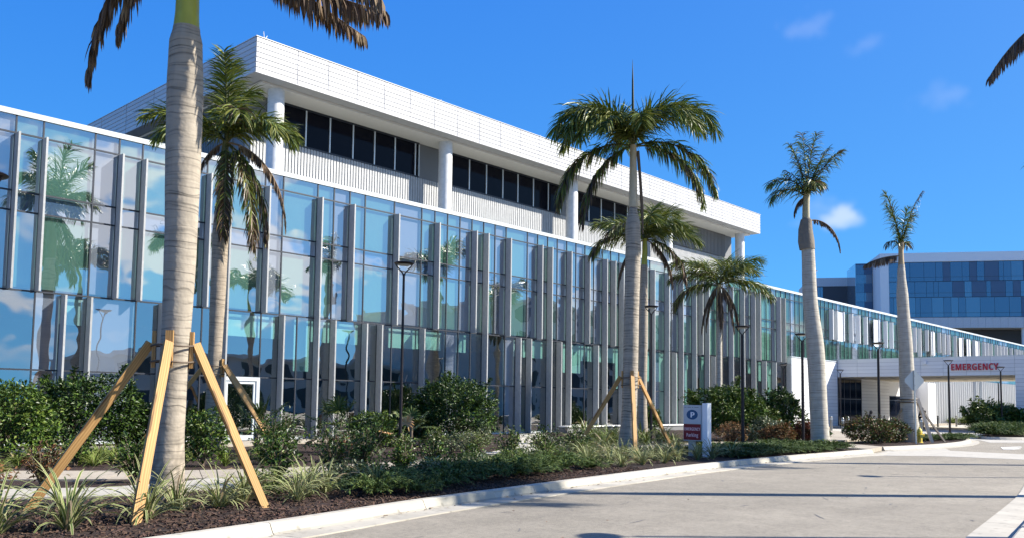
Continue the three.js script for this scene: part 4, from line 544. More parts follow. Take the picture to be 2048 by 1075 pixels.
palm({ label: 'thin-topped royal palm beside the drive, one dead frond sticking out to its left', seed: 107, bark: M.barkPale, trunk: [[40.03, 0.05, 15.8], [39.97, 2, 15.73], [39.92, 4.2, 15.69], [39.87, 6.4, 15.62], [39.84, 7.6, 15.6], [39.84, 8.0, 15.6]], radii: [0.40, 0.33, 0.30, 0.25, 0.17, 0.14], shaft: { pts: [[39.84, 7.9, 15.6], [39.84, 8.6, 15.6], [39.86, 9.0, 15.61]], r: [0.13, 0.11, 0.12], mat: M.shaftPale, tone: [0.8, 0.7, 0.6] }, crown: [39.86, 8.7, 15.61],
  fronds: [{ az: 176, el0: 82, el1: 66, L: 2.7, w: 0.62, dens: 26, lw: 0.03, dry: 0.2 }, { az: 160, el0: 86, el1: 56, L: 2.1, w: 0.5, dens: 24, lw: 0.03 }, { az: 2, el0: 78, el1: 56, L: 2.9, dry: 0.8, w: 0.38, dens: 18, lw: 0.026 }, { az: 14, el0: 82, el1: 44, L: 1.9, w: 0.5, dens: 24, lw: 0.03, dry: 0.3 }, { az: -80, el0: 84, el1: 56, L: 1.9, w: 0.5, dens: 22 }, { az: 40, el0: 70, el1: -60, L: 1.0, dry: 0.8, w: 0.5, dens: 16 }, { az: 190, el0: 68, el1: -75, L: 1.0, dry: 0.8, w: 0.5, dens: 16 }, { p: [39.84, 8.4, 15.6], az: 181, el0: -2, el1: -30, L: 1.75, dry: 1, curl: 1.2, w: 0.5, dens: 50 }] });
// palms on the island to the right, out of the frame: their shadows cross the road and one dead frond hangs into the corner
const pR = (b, h, s, label) => palm({ label, seed: s, trunk: [[b[0], 0.1, b[2]], [b[0], 1, b[2]], [b[0], 4, b[2]], [b[0], h - 1, b[2]], [b[0], h, b[2]]], radii: [0.32, 0.23, 0.22, 0.25, 0.18], shaft: { pts: [[b[0], h - 0.1, b[2]], [b[0], h + 0.8, b[2]], [b[0], h + 1.7, b[2]]], r: [0.17, 0.14, 0.1] }, crown: [b[0], h + 1.65, b[2]], spear: [[b[0], h + 1.6, b[2]], [b[0], h + 4, b[2]]], fronds: [...(s === 108 ? [{ az: 182, el0: -2, el1: -60, L: 4.45, dry: 0.95, curl: 1.2, w: 0.6, dens: 40 }] : []), ...seat(null, 12, s === 108 ? 2.6 : 3.2, s, { e0: 45, e1: 80 })] });
pR([20.6, 0, 27.3], 8.3, 108, 'royal palm just outside the right edge, one dark dead frond hanging into the corner');
pR([31.4, 0, 25.35], 7.4, 109, 'royal palm outside the frame whose trunk shadow bars the road farthest back');

// ---------------------------------------------------------------- timber props
function props(label, palmC, H, feet, tops, { mat = M.wood, w = 0.118, th = 0.06, r = 0.24 } = {}) {
  const t = thing('palm_brace', label, 'tree brace', [palmC[0], 0.1, palmC[2]]), rel = (p) => [p[0] - palmC[0], p[1] - 0.1, p[2] - palmC[2]];
  feet.forEach((f, k) => { const a = rel(f), c = rel(tops[k]), rad = V.norm([f[0] - palmC[0], 0, f[2] - palmC[2]]), side = [-rad[2], 0, rad[0]]; const b = new MB(), T = V.norm(V.sub(c, a)), cam = V.norm([-f[0], 0.5, 29 - f[2]]), want = V.add(cam, V.mul([SUN.x, SUN.y, SUN.z], 0.9)), nrm = V.norm(V.ma(want, T, -(want[0] * T[0] + want[1] * T[1] + want[2] * T[2]))); b.bar(V.ma(a, T, -0.05), c, w, th, V.cross(T, nrm)); mesh('prop', b, mat, t); const bl = new MB(), q = V.add(V.mul(rad, r + 0.03), [0, H - 0.1, 0]); bl.bar(V.add(q, [0, -0.28, 0]), V.add(q, [0, 0.22, 0]), 0.1, 0.045, side); mesh('batten', bl, mat, t); });
  for (const dy of [0.02, -0.2]) { const b = new MB(), P = []; for (let k = 0; k <= 24; k++) { const a = k / 24 * 2 * Math.PI; P.push([Math.cos(a) * (r + 0.065), H - 0.1 + dy + 0.01 * Math.sin(3 * a), Math.sin(a) * (r + 0.065)]); } b.tube(P, 0.014, 6, false); mesh('strap', b, M.strap, t); }
  return t;
}
const ring = (c, H, f, r) => { const d = V.norm([f[0] - c[0], 0, f[2] - c[2]]); return [c[0] + d[0] * r, H, c[2] + d[2] * r]; };
{
  const H = 2.3, f = [[3.98, 0.1, 16.7], [4.46, 0.1, 18.85], [6.5, 0.1, 18.3]]; props('new timber prop set bracing the nearest thick palm beside the kerb', big, H, f, f.map((q) => ring(big, H + 0.06, q, 0.29)), { r: 0.215 });
  const c3 = [21.1, 0, 14.15], H3 = 2.38, f3 = [[19.9, 0.1, 12.9], [19.75, 0.1, 15.25], [23.2, 0.1, 14.3], [22.6, 0.1, 12.7]]; props('weathered timber prop set around the middle full-crowned palm near the parking sign', c3, H3, f3, f3.map((q) => ring(c3, H3 + 0.05, q, 0.32)), { r: 0.24 });
  const c2 = [11.88, 0, 6.6], f2 = [[10.2, 0.1, 5.4], [12.9, 0.1, 8.4], [13.7, 0.1, 7.4], [11, 0.1, 8.2]]; f2.pop(); props('timber prop set around the slim palm standing close to the glass door', c2, 2.5, f2, f2.map((q) => ring(c2, 2.55, q, 0.27)), { r: 0.2, mat: M.wood });
}
// ---------------------------------------------------------------- bushes, lilies, junipers, small fan palms
const PAL = {
  dark: [[0.036, 0.078, 0.013], [0.022, 0.048, 0.010], [0.065, 0.12, 0.018], [0.10, 0.16, 0.024], [0.03, 0.056, 0.014]],
  mid: [[0.07, 0.125, 0.018], [0.105, 0.17, 0.024], [0.036, 0.075, 0.013], [0.15, 0.20, 0.034], [0.055, 0.10, 0.018]],
  lime: [[0.13, 0.18, 0.035], [0.09, 0.14, 0.03], [0.17, 0.20, 0.05], [0.06, 0.10, 0.025]],
  copper: [[0.17, 0.075, 0.03], [0.24, 0.12, 0.05], [0.10, 0.05, 0.028], [0.13, 0.10, 0.035], [0.08, 0.085, 0.03]],
  orange: [[0.34, 0.19, 0.08], [0.27, 0.13, 0.06], [0.40, 0.27, 0.13], [0.16, 0.11, 0.05]],
  red: [[0.13, 0.035, 0.022], [0.09, 0.028, 0.02], [0.06, 0.055, 0.02], [0.17, 0.06, 0.035]],
  silver: [[0.22, 0.25, 0.15], [0.13, 0.17, 0.08], [0.30, 0.30, 0.19], [0.08, 0.11, 0.05]],
  juniper: [[0.07, 0.12, 0.032], [0.105, 0.16, 0.038], [0.042, 0.074, 0.024], [0.15, 0.19, 0.045]],
  turf: [[0.055, 0.095, 0.022], [0.08, 0.125, 0.03], [0.04, 0.07, 0.02], [0.11, 0.14, 0.04]],
};
const pick = (R, a) => a[Math.floor(R() * a.length)];
function leafQuad(b, P, d, up, len, wid) { // a pointed leaf of two folded halves
  const S = V.norm(V.cross(d, up)), N = V.norm(V.cross(S, d)), m = V.ma(P, d, len * 0.45), t = V.ma(V.ma(P, d, len), N, -len * 0.12), l = V.ma(V.ma(m, S, -wid / 2), N, wid * 0.18), r = V.ma(V.ma(m, S, wid / 2), N, wid * 0.18);
  b.tri(P, t, l); b.tri(P, r, t);
}
function bush(name, label, cat, x, z, { r = 1, h = 1.5, n = 2500, leaf = 0.085, pal = PAL.dark, seed = 1, mat = M.leafGloss, lumps = 0.28, sparse = 0, lift = 0.0, group }) {
  const R = rng(seed * 131 + 7), t = thing(name, label, cat, [x, 0.12, z], 0, group), b = new MB(), st = new MB(), off = seed * 3.7;
  const shape = (d) => 1 + lumps * 3 * (fbm(d[0] * 2.6 + 30 + off, d[1] * 2.6 + d[2] * 2.8 + 30, 0, 3, 200 + seed) - 0.5);
  const shoots = []; for (let k = 0; k < 16; k++) { const a = R() * 6.283, e = Math.asin(lerp(0.0, 0.98, R())), d = [Math.cos(a) * Math.cos(e), Math.sin(e), Math.sin(a) * Math.cos(e)], q = shape(d); shoots.push([[d[0] * r * q * 0.8, h * (0.5 + 0.4 * d[1] * q), d[2] * r * q * 0.8], V.norm([d[0] + (R() - 0.5) * 0.5, d[1] + 0.7, d[2] + (R() - 0.5) * 0.5]), (0.22 + 0.3 * R()) * Math.min(r, h)]); }
  const tips = []; for (let k = 0; k < 26 + sparse * 10; k++) { const a = R() * 6.283, e = Math.asin(lerp(-0.1, 0.98, R())), d = [Math.cos(a) * Math.cos(e), Math.sin(e), Math.sin(a) * Math.cos(e)], q = shape(d) * (0.75 + 0.3 * R()); tips.push([d[0] * r * q, h * (0.5 + 0.5 * d[1] * q), d[2] * r * q]); }
  for (let k = 0; k < Math.min(tips.length, 18 + sparse * 10); k++) { const e = tips[k], m = [e[0] * 0.35, e[1] * 0.55, e[2] * 0.35]; st.tube([[0.05 * (R() - 0.5), 0, 0.05 * (R() - 0.5)], m, e], [0.016, 0.011, 0.004], 5, false); }
  n = Math.round(n * (sparse ? 1.25 : 2.1)); leaf *= sparse ? 1.1 : 1.18;
  for (let k = 0; k < n; k++) {
    let P, o;
    if (sparse && R() < sparse) { const e = pick(R, tips), u = 0.35 + 0.7 * R(), m = [e[0] * 0.35, e[1] * 0.55, e[2] * 0.35]; P = u < 0.5 ? V.mix([0, 0, 0], m, u * 2) : V.mix(m, e, u * 2 - 1); P = V.add(P, [(R() - 0.5) * 0.1, (R() - 0.5) * 0.1, (R() - 0.5) * 0.1]); o = V.norm([e[0], 0.5 + e[1] * 0.3, e[2]]); }
    else if (R() < 0.14) { const [a0, d0, l0] = pick(R, shoots), u = R(); P = V.add(V.ma(a0, d0, u * l0), [(R() - 0.5) * 0.09, (R() - 0.5) * 0.09, (R() - 0.5) * 0.09]); o = d0; }
    else { const a = R() * 6.283, y = lerp(-0.75, 1, R()), e = Math.asin(y), d = [Math.cos(a) * Math.cos(e), y, Math.sin(a) * Math.cos(e)], q = shape(d) * (R() < 0.72 ? 0.82 + 0.22 * R() : Math.cbrt(R())); P = [d[0] * r * q, h * (0.5 + lift / 2 + (0.5 - lift / 2) * d[1] * q), d[2] * r * q]; o = d; }
    P[1] = Math.max(0.03, P[1]);
    const dir = V.norm([o[0] * 0.7 + (R() - 0.5) * 1.5, o[1] * 0.4 + 0.15 + (R() - 0.6) * 1.2, o[2] * 0.7 + (R() - 0.5) * 1.5]), up = V.norm([o[0] + (R() - 0.5) * 0.9, Math.abs(o[1]) + 0.5 + (R() - 0.5) * 0.8, o[2] + (R() - 0.5) * 0.9]), c = pick(R, pal), g = 0.7 + 0.6 * R(), L = leaf * (0.7 + 0.6 * R());
    b.col = [c[0] * g, c[1] * g, c[2] * g]; leafQuad(b, P, dir, up, L, L * 0.52);
  }
  mesh('foliage', b, mat, t); mesh('stem', st, M.stem, t); return t;
}
const BUSHES = [
  ['bush', 'big dark glossy bush behind the left prop of the nearest palm', 9.0, 5.2, { r: 1.28, h: 2.05, n: 5200, seed: 1, leaf: 0.09 }],
  ['bush', 'lighter green bush cut off by the left edge of the picture', 6.75, 6.6, { r: 0.95, h: 1.75, n: 3400, seed: 2, pal: PAL.mid }],
  ['bush', 'small dark bush between the big left bush and the nearest trunk', 10.6, 5.0, { r: 0.6, h: 1.35, n: 1500, seed: 3 }],
  ['bush', 'leafy green bush just right of the nearest trunk, behind its right prop', 9.35, 11.0, { r: 0.5, h: 1.25, n: 1700, seed: 4, pal: PAL.mid, sparse: 0.3 }],
  ['bush', 'dense round dark bush right of the lamp post, in front of the glass', 20.1, 7.5, { r: 1.36, h: 2.3, n: 6500, seed: 5, leaf: 0.085, lumps: 0.22 }],
  ['bush', 'low bush left of the tall black lamp post by the fan palm', 17.6, 6.4, { r: 0.75, h: 1.1, n: 1800, seed: 6, pal: PAL.mid }],
  ['bush', 'dark low bush at the foot of the round one, beside the lamp post', 18.7, 7.0, { r: 0.6, h: 1.3, n: 1500, seed: 7 }],
  ['bush', 'large spreading green bush behind the parking sign, right of it', 33.2, 10.6, { r: 1.55, h: 2.3, n: 5200, seed: 8, pal: PAL.mid, lumps: 0.4, leaf: 0.12 }],
  ['bush', 'dark bush in front of the white entrance wall, left of the leaning palm', 36.8, 11.2, { r: 0.95, h: 2.15, n: 2600, seed: 9, lumps: 0.4, leaf: 0.12 }],
  ['bush', 'yellow-green feathery bush between the two bushes left of the leaning palm', 34.9, 11.5, { r: 0.55, h: 1.35, n: 1200, seed: 10, pal: PAL.lime, leaf: 0.12, lumps: 0.5 }],
  ['bush', 'pale silvery shrub below the feathery bush near the leaning palm', 33.3, 12.2, { r: 0.75, h: 0.95, n: 1300, seed: 11, pal: PAL.silver, leaf: 0.10, lumps: 0.5 }],
  ['bush', 'orange-brown withered shrub directly right of the parking sign', 29.2, 13.0, { r: 0.55, h: 0.85, n: 1100, seed: 12, pal: PAL.orange, leaf: 0.08, mat: M.leafMatte, sparse: 0.4 }],
  ['bush', 'dark red shrub at the left foot of the leaning palm', 33.9, 13.75, { r: 0.5, h: 0.85, n: 900, seed: 13, pal: PAL.red, leaf: 0.09, mat: M.leafMatte }],
  ['bush', 'brown and green mottled shrub left of the dark red one', 31.9, 13.5, { r: 0.6, h: 0.75, n: 1000, seed: 14, pal: PAL.copper, leaf: 0.09, mat: M.leafMatte }],
  ['hedge', 'rounded copper and green hedge around the lamp post near the ramp', 36.6, 15.3, { r: 0.95, h: 1.02, n: 2600, seed: 15, pal: [...PAL.copper, ...PAL.mid, PAL.orange[0]], leaf: 0.08, lumps: 0.2 }],
  ['hedge', 'darker end of the copper hedge, beside the thin-topped palm', 38.4, 15.5, { r: 0.7, h: 0.95, n: 1600, seed: 16, pal: [...PAL.copper, ...PAL.dark, ...PAL.dark], leaf: 0.08 }],
  ['bush', 'shaded green bush behind the right prop of the middle palm', 38.8, 2.6, { r: 0.8, h: 1.4, n: 1300, seed: 17, pal: PAL.mid, leaf: 0.12 }],
  ['bush', 'bushy green shrub in the island bed near the far right lamp post', 66.5, 12.0, { r: 1.1, h: 1.9, n: 1500, seed: 18, pal: PAL.lime, leaf: 0.2, lumps: 0.5 }],
  ['bush', 'second green shrub in the island bed, right of the far lamp post', 68.2, 13.2, { r: 1.0, h: 1.7, n: 1300, seed: 19, pal: PAL.mid, leaf: 0.2, lumps: 0.5 }],
  ['bush', 'grey-green rounded shrub at the right edge before the end pier', 60.4, 16.6, { r: 0.7, h: 0.8, n: 900, seed: 20, pal: PAL.juniper, leaf: 0.12 }],
  ['bush', 'low clump of green by the bollards left of the copper hedge', 41.6, 10.6, { r: 0.85, h: 0.5, n: 900, seed: 21, pal: PAL.turf, leaf: 0.09 }],
  ['bush', 'copper-leaved low shrub at the left edge, in front of the walk', 3.7, 15.0, { r: 0.55, h: 0.6, n: 900, seed: 22, pal: PAL.copper, leaf: 0.055, sparse: 0.5, mat: M.leafMatte }],
];
for (const [nm, l, x, z, o] of BUSHES) bush(nm, l, nm === 'hedge' ? 'hedge' : 'bush', x, z, o);
// thin young shrubs along the walk, their stems showing
const YOUNG = [[6.6, 13.9, 0.75, 'dark', 'left of the nearest trunk, between the two walks'], [8.05, 16.1, 0.85, 'dark', 'right behind the nearest trunk'], [9.6, 15.5, 1.0, 'dark', 'in front of the right prop of the nearest palm'], [10.4, 15.3, 0.95, 'dark', 'right of the right prop, in front of the walk'], [11.25, 15.55, 0.6, 'mid', 'leaning over the walk below the fan palm'], [12.35, 15.2, 0.7, 'dark', 'at the foot of the tall black lamp post'], [13.6, 15.1, 0.5, 'mid', 'right of the lamp post at the walk edge'], [15.4, 14.6, 0.8, 'lime', 'below the dense round bush, in front of the walk'], [17.0, 14.35, 0.85, 'dark', 'where the path joins the walk'], [18.6, 14.1, 0.8, 'dark', 'right of the path, among the lilies'], [14.6, 11.5, 0.6, 'lime', 'behind the walk below the round bush'], [16.2, 11.0, 0.7, 'lime', 'behind the walk left of the path'], [12.6, 11.6, 0.6, 'copper', 'behind the walk below the fan palm'], [10.8, 11.3, 0.75, 'mid', 'behind the walk, seen past the right prop'], [11.9, 9.6, 1.05, 'dark', 'left of the fan palm behind the walk'], [12.6, 9.0, 1.1, 'dark', 'close under the fan palm leaves'], [15.6, 9.2, 0.95, 'mid', 'between the fan palm and the lamp post'], [24.6, 14.3, 0.6, 'mid', 'behind the parking sign'], [20.6, 8.6, 0.55, 'lime', 'at the right foot of the round bush'], [7.2, 9.6, 0.7, 'mid', 'behind the far walk at the left'], [5.2, 13.6, 0.65, 'copper', 'with reddish leaves near the left edge']];
YOUNG.forEach(([x, z, h, p, where], k) => bush('young_shrub', 'young thin-stemmed shrub ' + where, 'shrub', x, z, { r: h * 0.46, h: h * 1.08, n: Math.round(520 * h + 180), leaf: 0.075, pal: PAL[p], seed: 40 + k, sparse: 0.72, lumps: 0.5, group: undefined }));

const LOW = [[8.9, 16.9, 0.42, 'silver'], [9.9, 16.5, 0.4, 'lime'], [10.9, 16.8, 0.38, 'silver'], [12.0, 16.3, 0.45, 'lime'], [13.0, 15.9, 0.42, 'silver'], [14.1, 15.9, 0.45, 'lime'], [15.0, 15.4, 0.45, 'silver'], [16.2, 15.0, 0.5, 'lime'], [17.3, 14.6, 0.5, 'silver'], [18.3, 14.5, 0.5, 'lime'], [13.4, 11.2, 0.55, 'silver'], [17.2, 10.6, 0.6, 'silver'], [18.4, 10.0, 0.6, 'lime'], [19.6, 9.2, 0.6, 'silver'], [14.3, 9.0, 0.7, 'silver'], [7.4, 16.9, 0.35, 'lime'], [19.4, 12.9, 0.5, 'silver']];
LOW.forEach(([x, z, h, p], k) => bush('low_shrub', `${ORD[k]} low ${p === 'silver' ? 'silver-green' : 'yellow-green'} shrub from the left among the bed plants`, 'shrub', x, z, { r: h * 0.9, h: h, n: Math.round(900 * h + 200), leaf: 0.06, pal: PAL[p], seed: 80 + k, sparse: 0.35, lumps: 0.5, mat: M.leafMatte }));

// cream-edged flax lilies: four plants, then copies
function flaxGeo(seed, { n = 66, L = 0.78, wide = 0.026, cream = [0.46, 0.43, 0.23], green = [0.10, 0.155, 0.035], dead = 0.05 } = {}) {
  const R = rng(seed), b = new MB();
  for (let k = 0; k < n; k++) {
    const a = R() * 6.283, e0 = lerp(35, 88, Math.pow(R(), 0.8)) * Math.PI / 180, len = L * (0.6 + 0.5 * R()), drop = lerp(0.7, 2.3, R()), m = 6, H = [Math.cos(a), 0, Math.sin(a)], S0 = [-H[2], 0, H[0]], tw = (R() - 0.5) * 1.2, S = V.norm(V.add(S0, [0, tw, 0])), w = wide * (0.8 + 0.5 * R());
    const P = [[H[0] * 0.05 * R(), 0, H[2] * 0.05 * R()]]; for (let q = 0; q < m; q++) { const e = e0 - drop * Math.pow((q + 0.5) / m, 1.6); P.push(V.ma(P[q], [H[0] * Math.cos(e), Math.sin(e), H[2] * Math.cos(e)], len / m)); }
    const W = P.map((_, q) => w * (q === 0 ? 0.6 : q === m ? 0.08 : 1 - 0.55 * Math.pow(q / m, 3))), isDead = R() < dead, g = 0.8 + 0.4 * R(), cg = isDead ? [0.30, 0.22, 0.12] : V.mul(green, g), cc = isDead ? [0.36, 0.28, 0.16] : V.mul(cream, 0.85 + 0.3 * R());
    const cut = [-0.5, -0.27, 0.29, 0.5]; // cream edge, green middle, cream edge
    for (let s = 0; s < 3; s++) { b.col = s === 1 ? cg : cc; for (let q = 0; q < m; q++) b.quad(V.ma(P[q], S, W[q] * cut[s]), V.ma(P[q], S, W[q] * cut[s + 1]), V.ma(P[q + 1], S, W[q + 1] * cut[s + 1]), V.ma(P[q + 1], S, W[q + 1] * cut[s])); }
  }
  return b;
}
const seq = (what, where) => (k) => `${ORD[k] ?? ['twenty-first', 'twenty-second', 'twenty-third', 'twenty-fourth'][k - 20]} ${what} from the left ${where}`;
function family(name, cat, geos, mat, part, list, label, smin, smax, seed) {
  const R = rng(seed), protos = [];
  list.forEach(([x, z, sc], k) => {
    const v = Math.floor(R() * geos.length), s = (sc || 1) * lerp(smin, smax, R()), turn = R() * 6.28, pos = [x, 0.115, z];
    if (!protos[v]) { const t = protos[v] = thing(name, label(k), cat, pos, turn); mesh(part, geos[v], mat, t); t.scale.set(s, s, s); } else copyOf(protos[v], name, pos, turn, s, label(k));
  });
}
const flaxV = [1, 2, 3, 4].map((s) => flaxGeo(s).geo()), flaxG = [5, 6].map((s) => flaxGeo(s, { n: 46, L: 0.7, wide: 0.034, cream: [0.25, 0.28, 0.07], green: [0.12, 0.175, 0.035] }).geo());
family('flax_lily', 'lily plant', flaxV, M.leafMatte, 'leaves', [[3.05, 18.7, 1.1], [3.75, 18.75, 1.15], [4.75, 18.5], [5.35, 18.05, 0.9], [5.95, 18.05, 0.95], [6.5, 17.7, 0.95], [6.75, 17.35], [7.2, 18.0, 0.85], [7.65, 17.6, 0.95], [8.2, 17.3, 0.9], [8.5, 16.5, 0.8], [9.0, 17.55, 0.9]], seq('cream-edged flax lily', 'around the nearest palm'), 0.92, 1.12, 301);
family('flax_lily', 'lily plant', flaxV, M.leafMatte, 'leaves', [[15.9, 16.6], [16.8, 16.9], [17.3, 16.2], [17.9, 16.75], [18.5, 16.2], [18.9, 16.75], [19.4, 16.1], [19.9, 16.5], [20.4, 16.0], [20.9, 16.5], [21.6, 16.55], [22.6, 16.6]], seq('flax lily', 'in the kerbside row below the middle palm'), 0.75, 0.98, 302);
family('flax_lily', 'lily plant', flaxV, M.leafMatte, 'leaves', [[17.4, 15.3], [18.2, 15.0], [18.9, 15.5], [19.5, 14.9], [19.9, 14.3], [20.5, 15.2], [21.1, 14.4], [21.7, 15.0], [22.3, 14.3], [22.0, 13.7], [23.4, 14.2], [18.9, 14.0], [20.3, 13.6], [24.3, 13.7]], seq('flax lily', 'in the second row around the middle palm'), 0.78, 1.05, 303);
family('green_lily', 'lily plant', flaxG, M.leaf, 'leaves', [[21.9, 9.9], [22.7, 10.6], [23.6, 10.2], [24.6, 9.7], [25.4, 9.2], [26.4, 9.6], [27.4, 9.0], [28.4, 9.5], [24.0, 11.0], [25.6, 10.8], [27.0, 10.7], [29.3, 10.3], [29.6, 7.0], [30.8, 5.6], [31.6, 4.2, 1.5], [28.2, 7.3, 1.2], [30.2, 9.4], [31.2, 8.4]], seq('yellow-green lily clump', 'between the walk and the glass'), 1.0, 1.45, 304);
// spreading junipers
function juniperGeo(seed, { n = 26, r = 0.62, h = 0.22, pal = PAL.juniper, tw = 26, len = 0.085 } = {}) {
  const R = rng(seed), b = new MB();
  for (let k = 0; k < n; k++) {
    const a = R() * 6.283, L = r * (0.5 + 0.6 * R()), up = h * (0.5 + 0.8 * R()), H = [Math.cos(a), 0, Math.sin(a)], P = (t) => [H[0] * L * t + 0.05 * Math.sin(k + 5 * t), 0.03 + up * Math.sin(Math.PI * Math.min(0.85, t * 0.75)), H[2] * L * t + 0.05 * Math.cos(k * 2 + 4 * t)];
    for (let q = 0; q < tw; q++) {
      const t = 0.12 + 0.88 * (q + R()) / tw, p = P(t), T = V.norm(V.sub(P(Math.min(1, t + 0.05)), P(t - 0.05))), S = V.norm(V.cross(T, [0, 1, 0]));
      const d = V.norm(V.add(V.add(V.mul(T, 0.8), V.mul(S, (R() - 0.5) * 2.2)), [0, (R() - 0.25) * 1.1, 0])), l = len * (0.7 + 0.9 * R()), c = pick(R, pal), g = 0.75 + 0.5 * R(); b.col = [c[0] * g, c[1] * g, c[2] * g];
      const m = V.ma(p, d, l * 0.5), e = V.ma(p, V.norm(V.add(d, [0, -0.15, 0])), l), w1 = V.norm(V.cross(d, [R() - 0.5, 1, R() - 0.5])); b.strip([p, m, e], [0.008, len * 0.27, 0.00001], w1);
    }
  }
  return b;
}
const jun = [11, 12, 13].map((s) => juniperGeo(s, { n: 44, tw: 60, len: 0.062 }).geo()), turf = [14, 15].map((s) => juniperGeo(s, { n: 40, r: 0.6, h: 0.16, pal: PAL.turf, tw: 22, len: 0.10 }).geo());
family('juniper', 'ground shrub', jun, M.leafMatte, 'branches', [[8.5, 18.2], [9.3, 17.6], [9.2, 18.35, 0.8], [10.0, 17.1], [10.2, 17.9], [10.9, 17.4], [11.1, 16.5], [11.7, 17.3], [12.2, 16.6], [12.6, 17.3], [13.1, 16.5], [13.5, 17.1], [14.0, 16.3], [14.6, 16.9], [15.0, 16.1], [15.6, 16.9, 0.8], [13.4, 15.8], [12.0, 15.9], [10.2, 16.4], [9.3, 16.7], [14.4, 15.5], [15.9, 15.5], [16.5, 15.9], [15.2, 15.1]], seq('blue-green juniper', 'in the spread along the kerb'), 0.95, 1.25, 305);
{ const L = [], R = rng(9); for (let x = 22.8; x < 30.8; x += 0.62) for (const z of [15.0, 15.6, 16.2, 16.75]) if (z < kerbZ(x) - 0.35) L.push([x + 0.4 * (R() - 0.5), z + 0.3 * (R() - 0.5)]); const b = new MB(), parts = []; L.forEach(([x, z], k) => { const g = turf[k % 2].clone(), s = 0.8 + 0.5 * R(); g.scale(s, s, s); g.rotateY(R() * 6.28); g.translate(x - 26, 0, z - 15.5); parts.push(g); }); const o = mesh('ground_cover', mergeGeometries(parts), M.leafMatte, null, 'stuff'); o.position.set(26, 0.115, 15.5); tag(o, 'low green ground cover between the parking sign and the leaning palm', 'ground cover'); }
{ const parts = [], R = rng(19); for (let k = 0; k < 90; k++) { const x = 52.3 + 20 * R(), z = 15.3 - (x - 52) * 0.17 + (0.3 + 1.8 * R()) * 0.8, g = turf[k % 2].clone(), s = 1.0 + 0.8 * R(); g.scale(s, s * 1.5, s); g.rotateY(R() * 6.28); g.translate(x - 60, 0, z - 15); parts.push(g); } const o = mesh('ground_cover', mergeGeometries(parts), M.leafMatte, null, 'stuff'); o.position.set(60, 0.115, 15); tag(o, 'low green planting on the far island below the small lamp posts', 'ground cover'); }
{ const parts = [], R = rng(29); for (let k = 0; k < 70; k++) { const g = flaxG[k % 2].clone(), s = 1.1 + 0.7 * R(); g.scale(s, s, s); g.rotateY(R() * 6.28); g.translate((k - 35) * 0.72, 0, 0.4 + 1.2 * R()); parts.push(g); } const o = mesh('planting_strip', mergeGeometries(parts), M.leafMatte, null, 'stuff'); o.position.set(122, 0.115, 0.2); tag(o, 'strip of yellow-green planting along the glass seen beneath the canopy', 'planting'); }
{ const parts = [], R = rng(39); for (let k = 0; k < 34; k++) { const g = turf[k % 2].clone(), s = 0.7 + 0.4 * R(); g.scale(s, s, s); g.rotateY(R() * 6.28); g.translate(R() * 8, 0, R() * 1.2 - 0.16 * 0); parts.push(g); } const o = mesh('ground_cover', mergeGeometries(parts), M.leafMatte, null, 'stuff'); o.position.set(40.2, 0.115, 15.0); tag(o, 'dark low ground cover around the yellow hydrant', 'ground cover'); }
{ const parts = [], R = rng(49); for (let k = 0; k < 46; k++) { const g = flaxG[k % 2].clone(), s = 0.45 + 0.35 * R(); g.scale(s, s, s); g.rotateY(R() * 6.28); g.translate(R() * 6.5, 0, R() * 4.2 + R() * 1.2); parts.push(g); } const o = mesh('grass_tufts', mergeGeometries(parts), M.leafMatte, null, 'stuff'); o.position.set(5.2, 0.115, 6.6); tag(o, 'scattered thin grass tufts in the mulch below the left bushes', 'grass'); }

// small fan palms
function fanPalm(label, x, z, h, leaves, seed) {
  const R = rng(seed), t = thing('fan_palm', label, 'fan palm', [x, 0.12, z]), tr = new MB(); tr.tube([[0, 0, 0], [0.02, h * 0.3, 0], [0, h * 0.55, 0.02]], [0.07, 0.055, 0.05], 9); mesh('trunk', tr, M.stem, t);
  leaves.forEach(([az, el, reach, rad, dry]) => {
    const b = new MB(), H = horiz(az), e = el * Math.PI / 180, d = [H[0] * Math.cos(e), Math.sin(e), H[2] * Math.cos(e)], o = [0, h * 0.5, 0], c = V.ma(o, d, reach); b.col = [0.10, 0.13, 0.04]; b.tube([o, V.ma(V.ma(o, d, reach * 0.5), [0, 1, 0], 0.03), c], [0.012, 0.01, 0.008], 5, false);
    const S = V.norm(V.cross(d, [0, 1, 0])), U = V.norm(V.cross(S, d)), n = 26;
    for (let k = 0; k < n; k++) { const a = lerp(-2.2, 2.2, (k + 0.3 * R()) / (n - 1)), dir = V.norm(V.add(V.add(V.mul(d, Math.cos(a)), V.mul(S, Math.sin(a))), V.mul(U, 0.18 + 0.12 * R()))), L = rad * (0.85 + 0.25 * R()) * (1 - 0.18 * Math.abs(a) / 2.2), m = V.ma(c, dir, L * 0.6), tip = V.add(V.ma(c, dir, L), [0, -L * (0.1 + 0.25 * R()), 0]), w = V.norm(V.cross(dir, U)), col = dry ? pick(R, [[0.45, 0.30, 0.12], [0.5, 0.26, 0.09], [0.38, 0.24, 0.14]]) : pick(R, PAL.lime), g = 0.8 + 0.5 * R(); b.col = [col[0] * g, col[1] * g, col[2] * g]; b.strip([c, m, tip], [0.02, 0.042, 0.00001], V.norm(V.add(w, V.mul(U, (k % 2 ? 0.5 : -0.5))))); }
    mesh('fan_leaf', b, dry ? M.dry : M.leaf, t);
  });
}
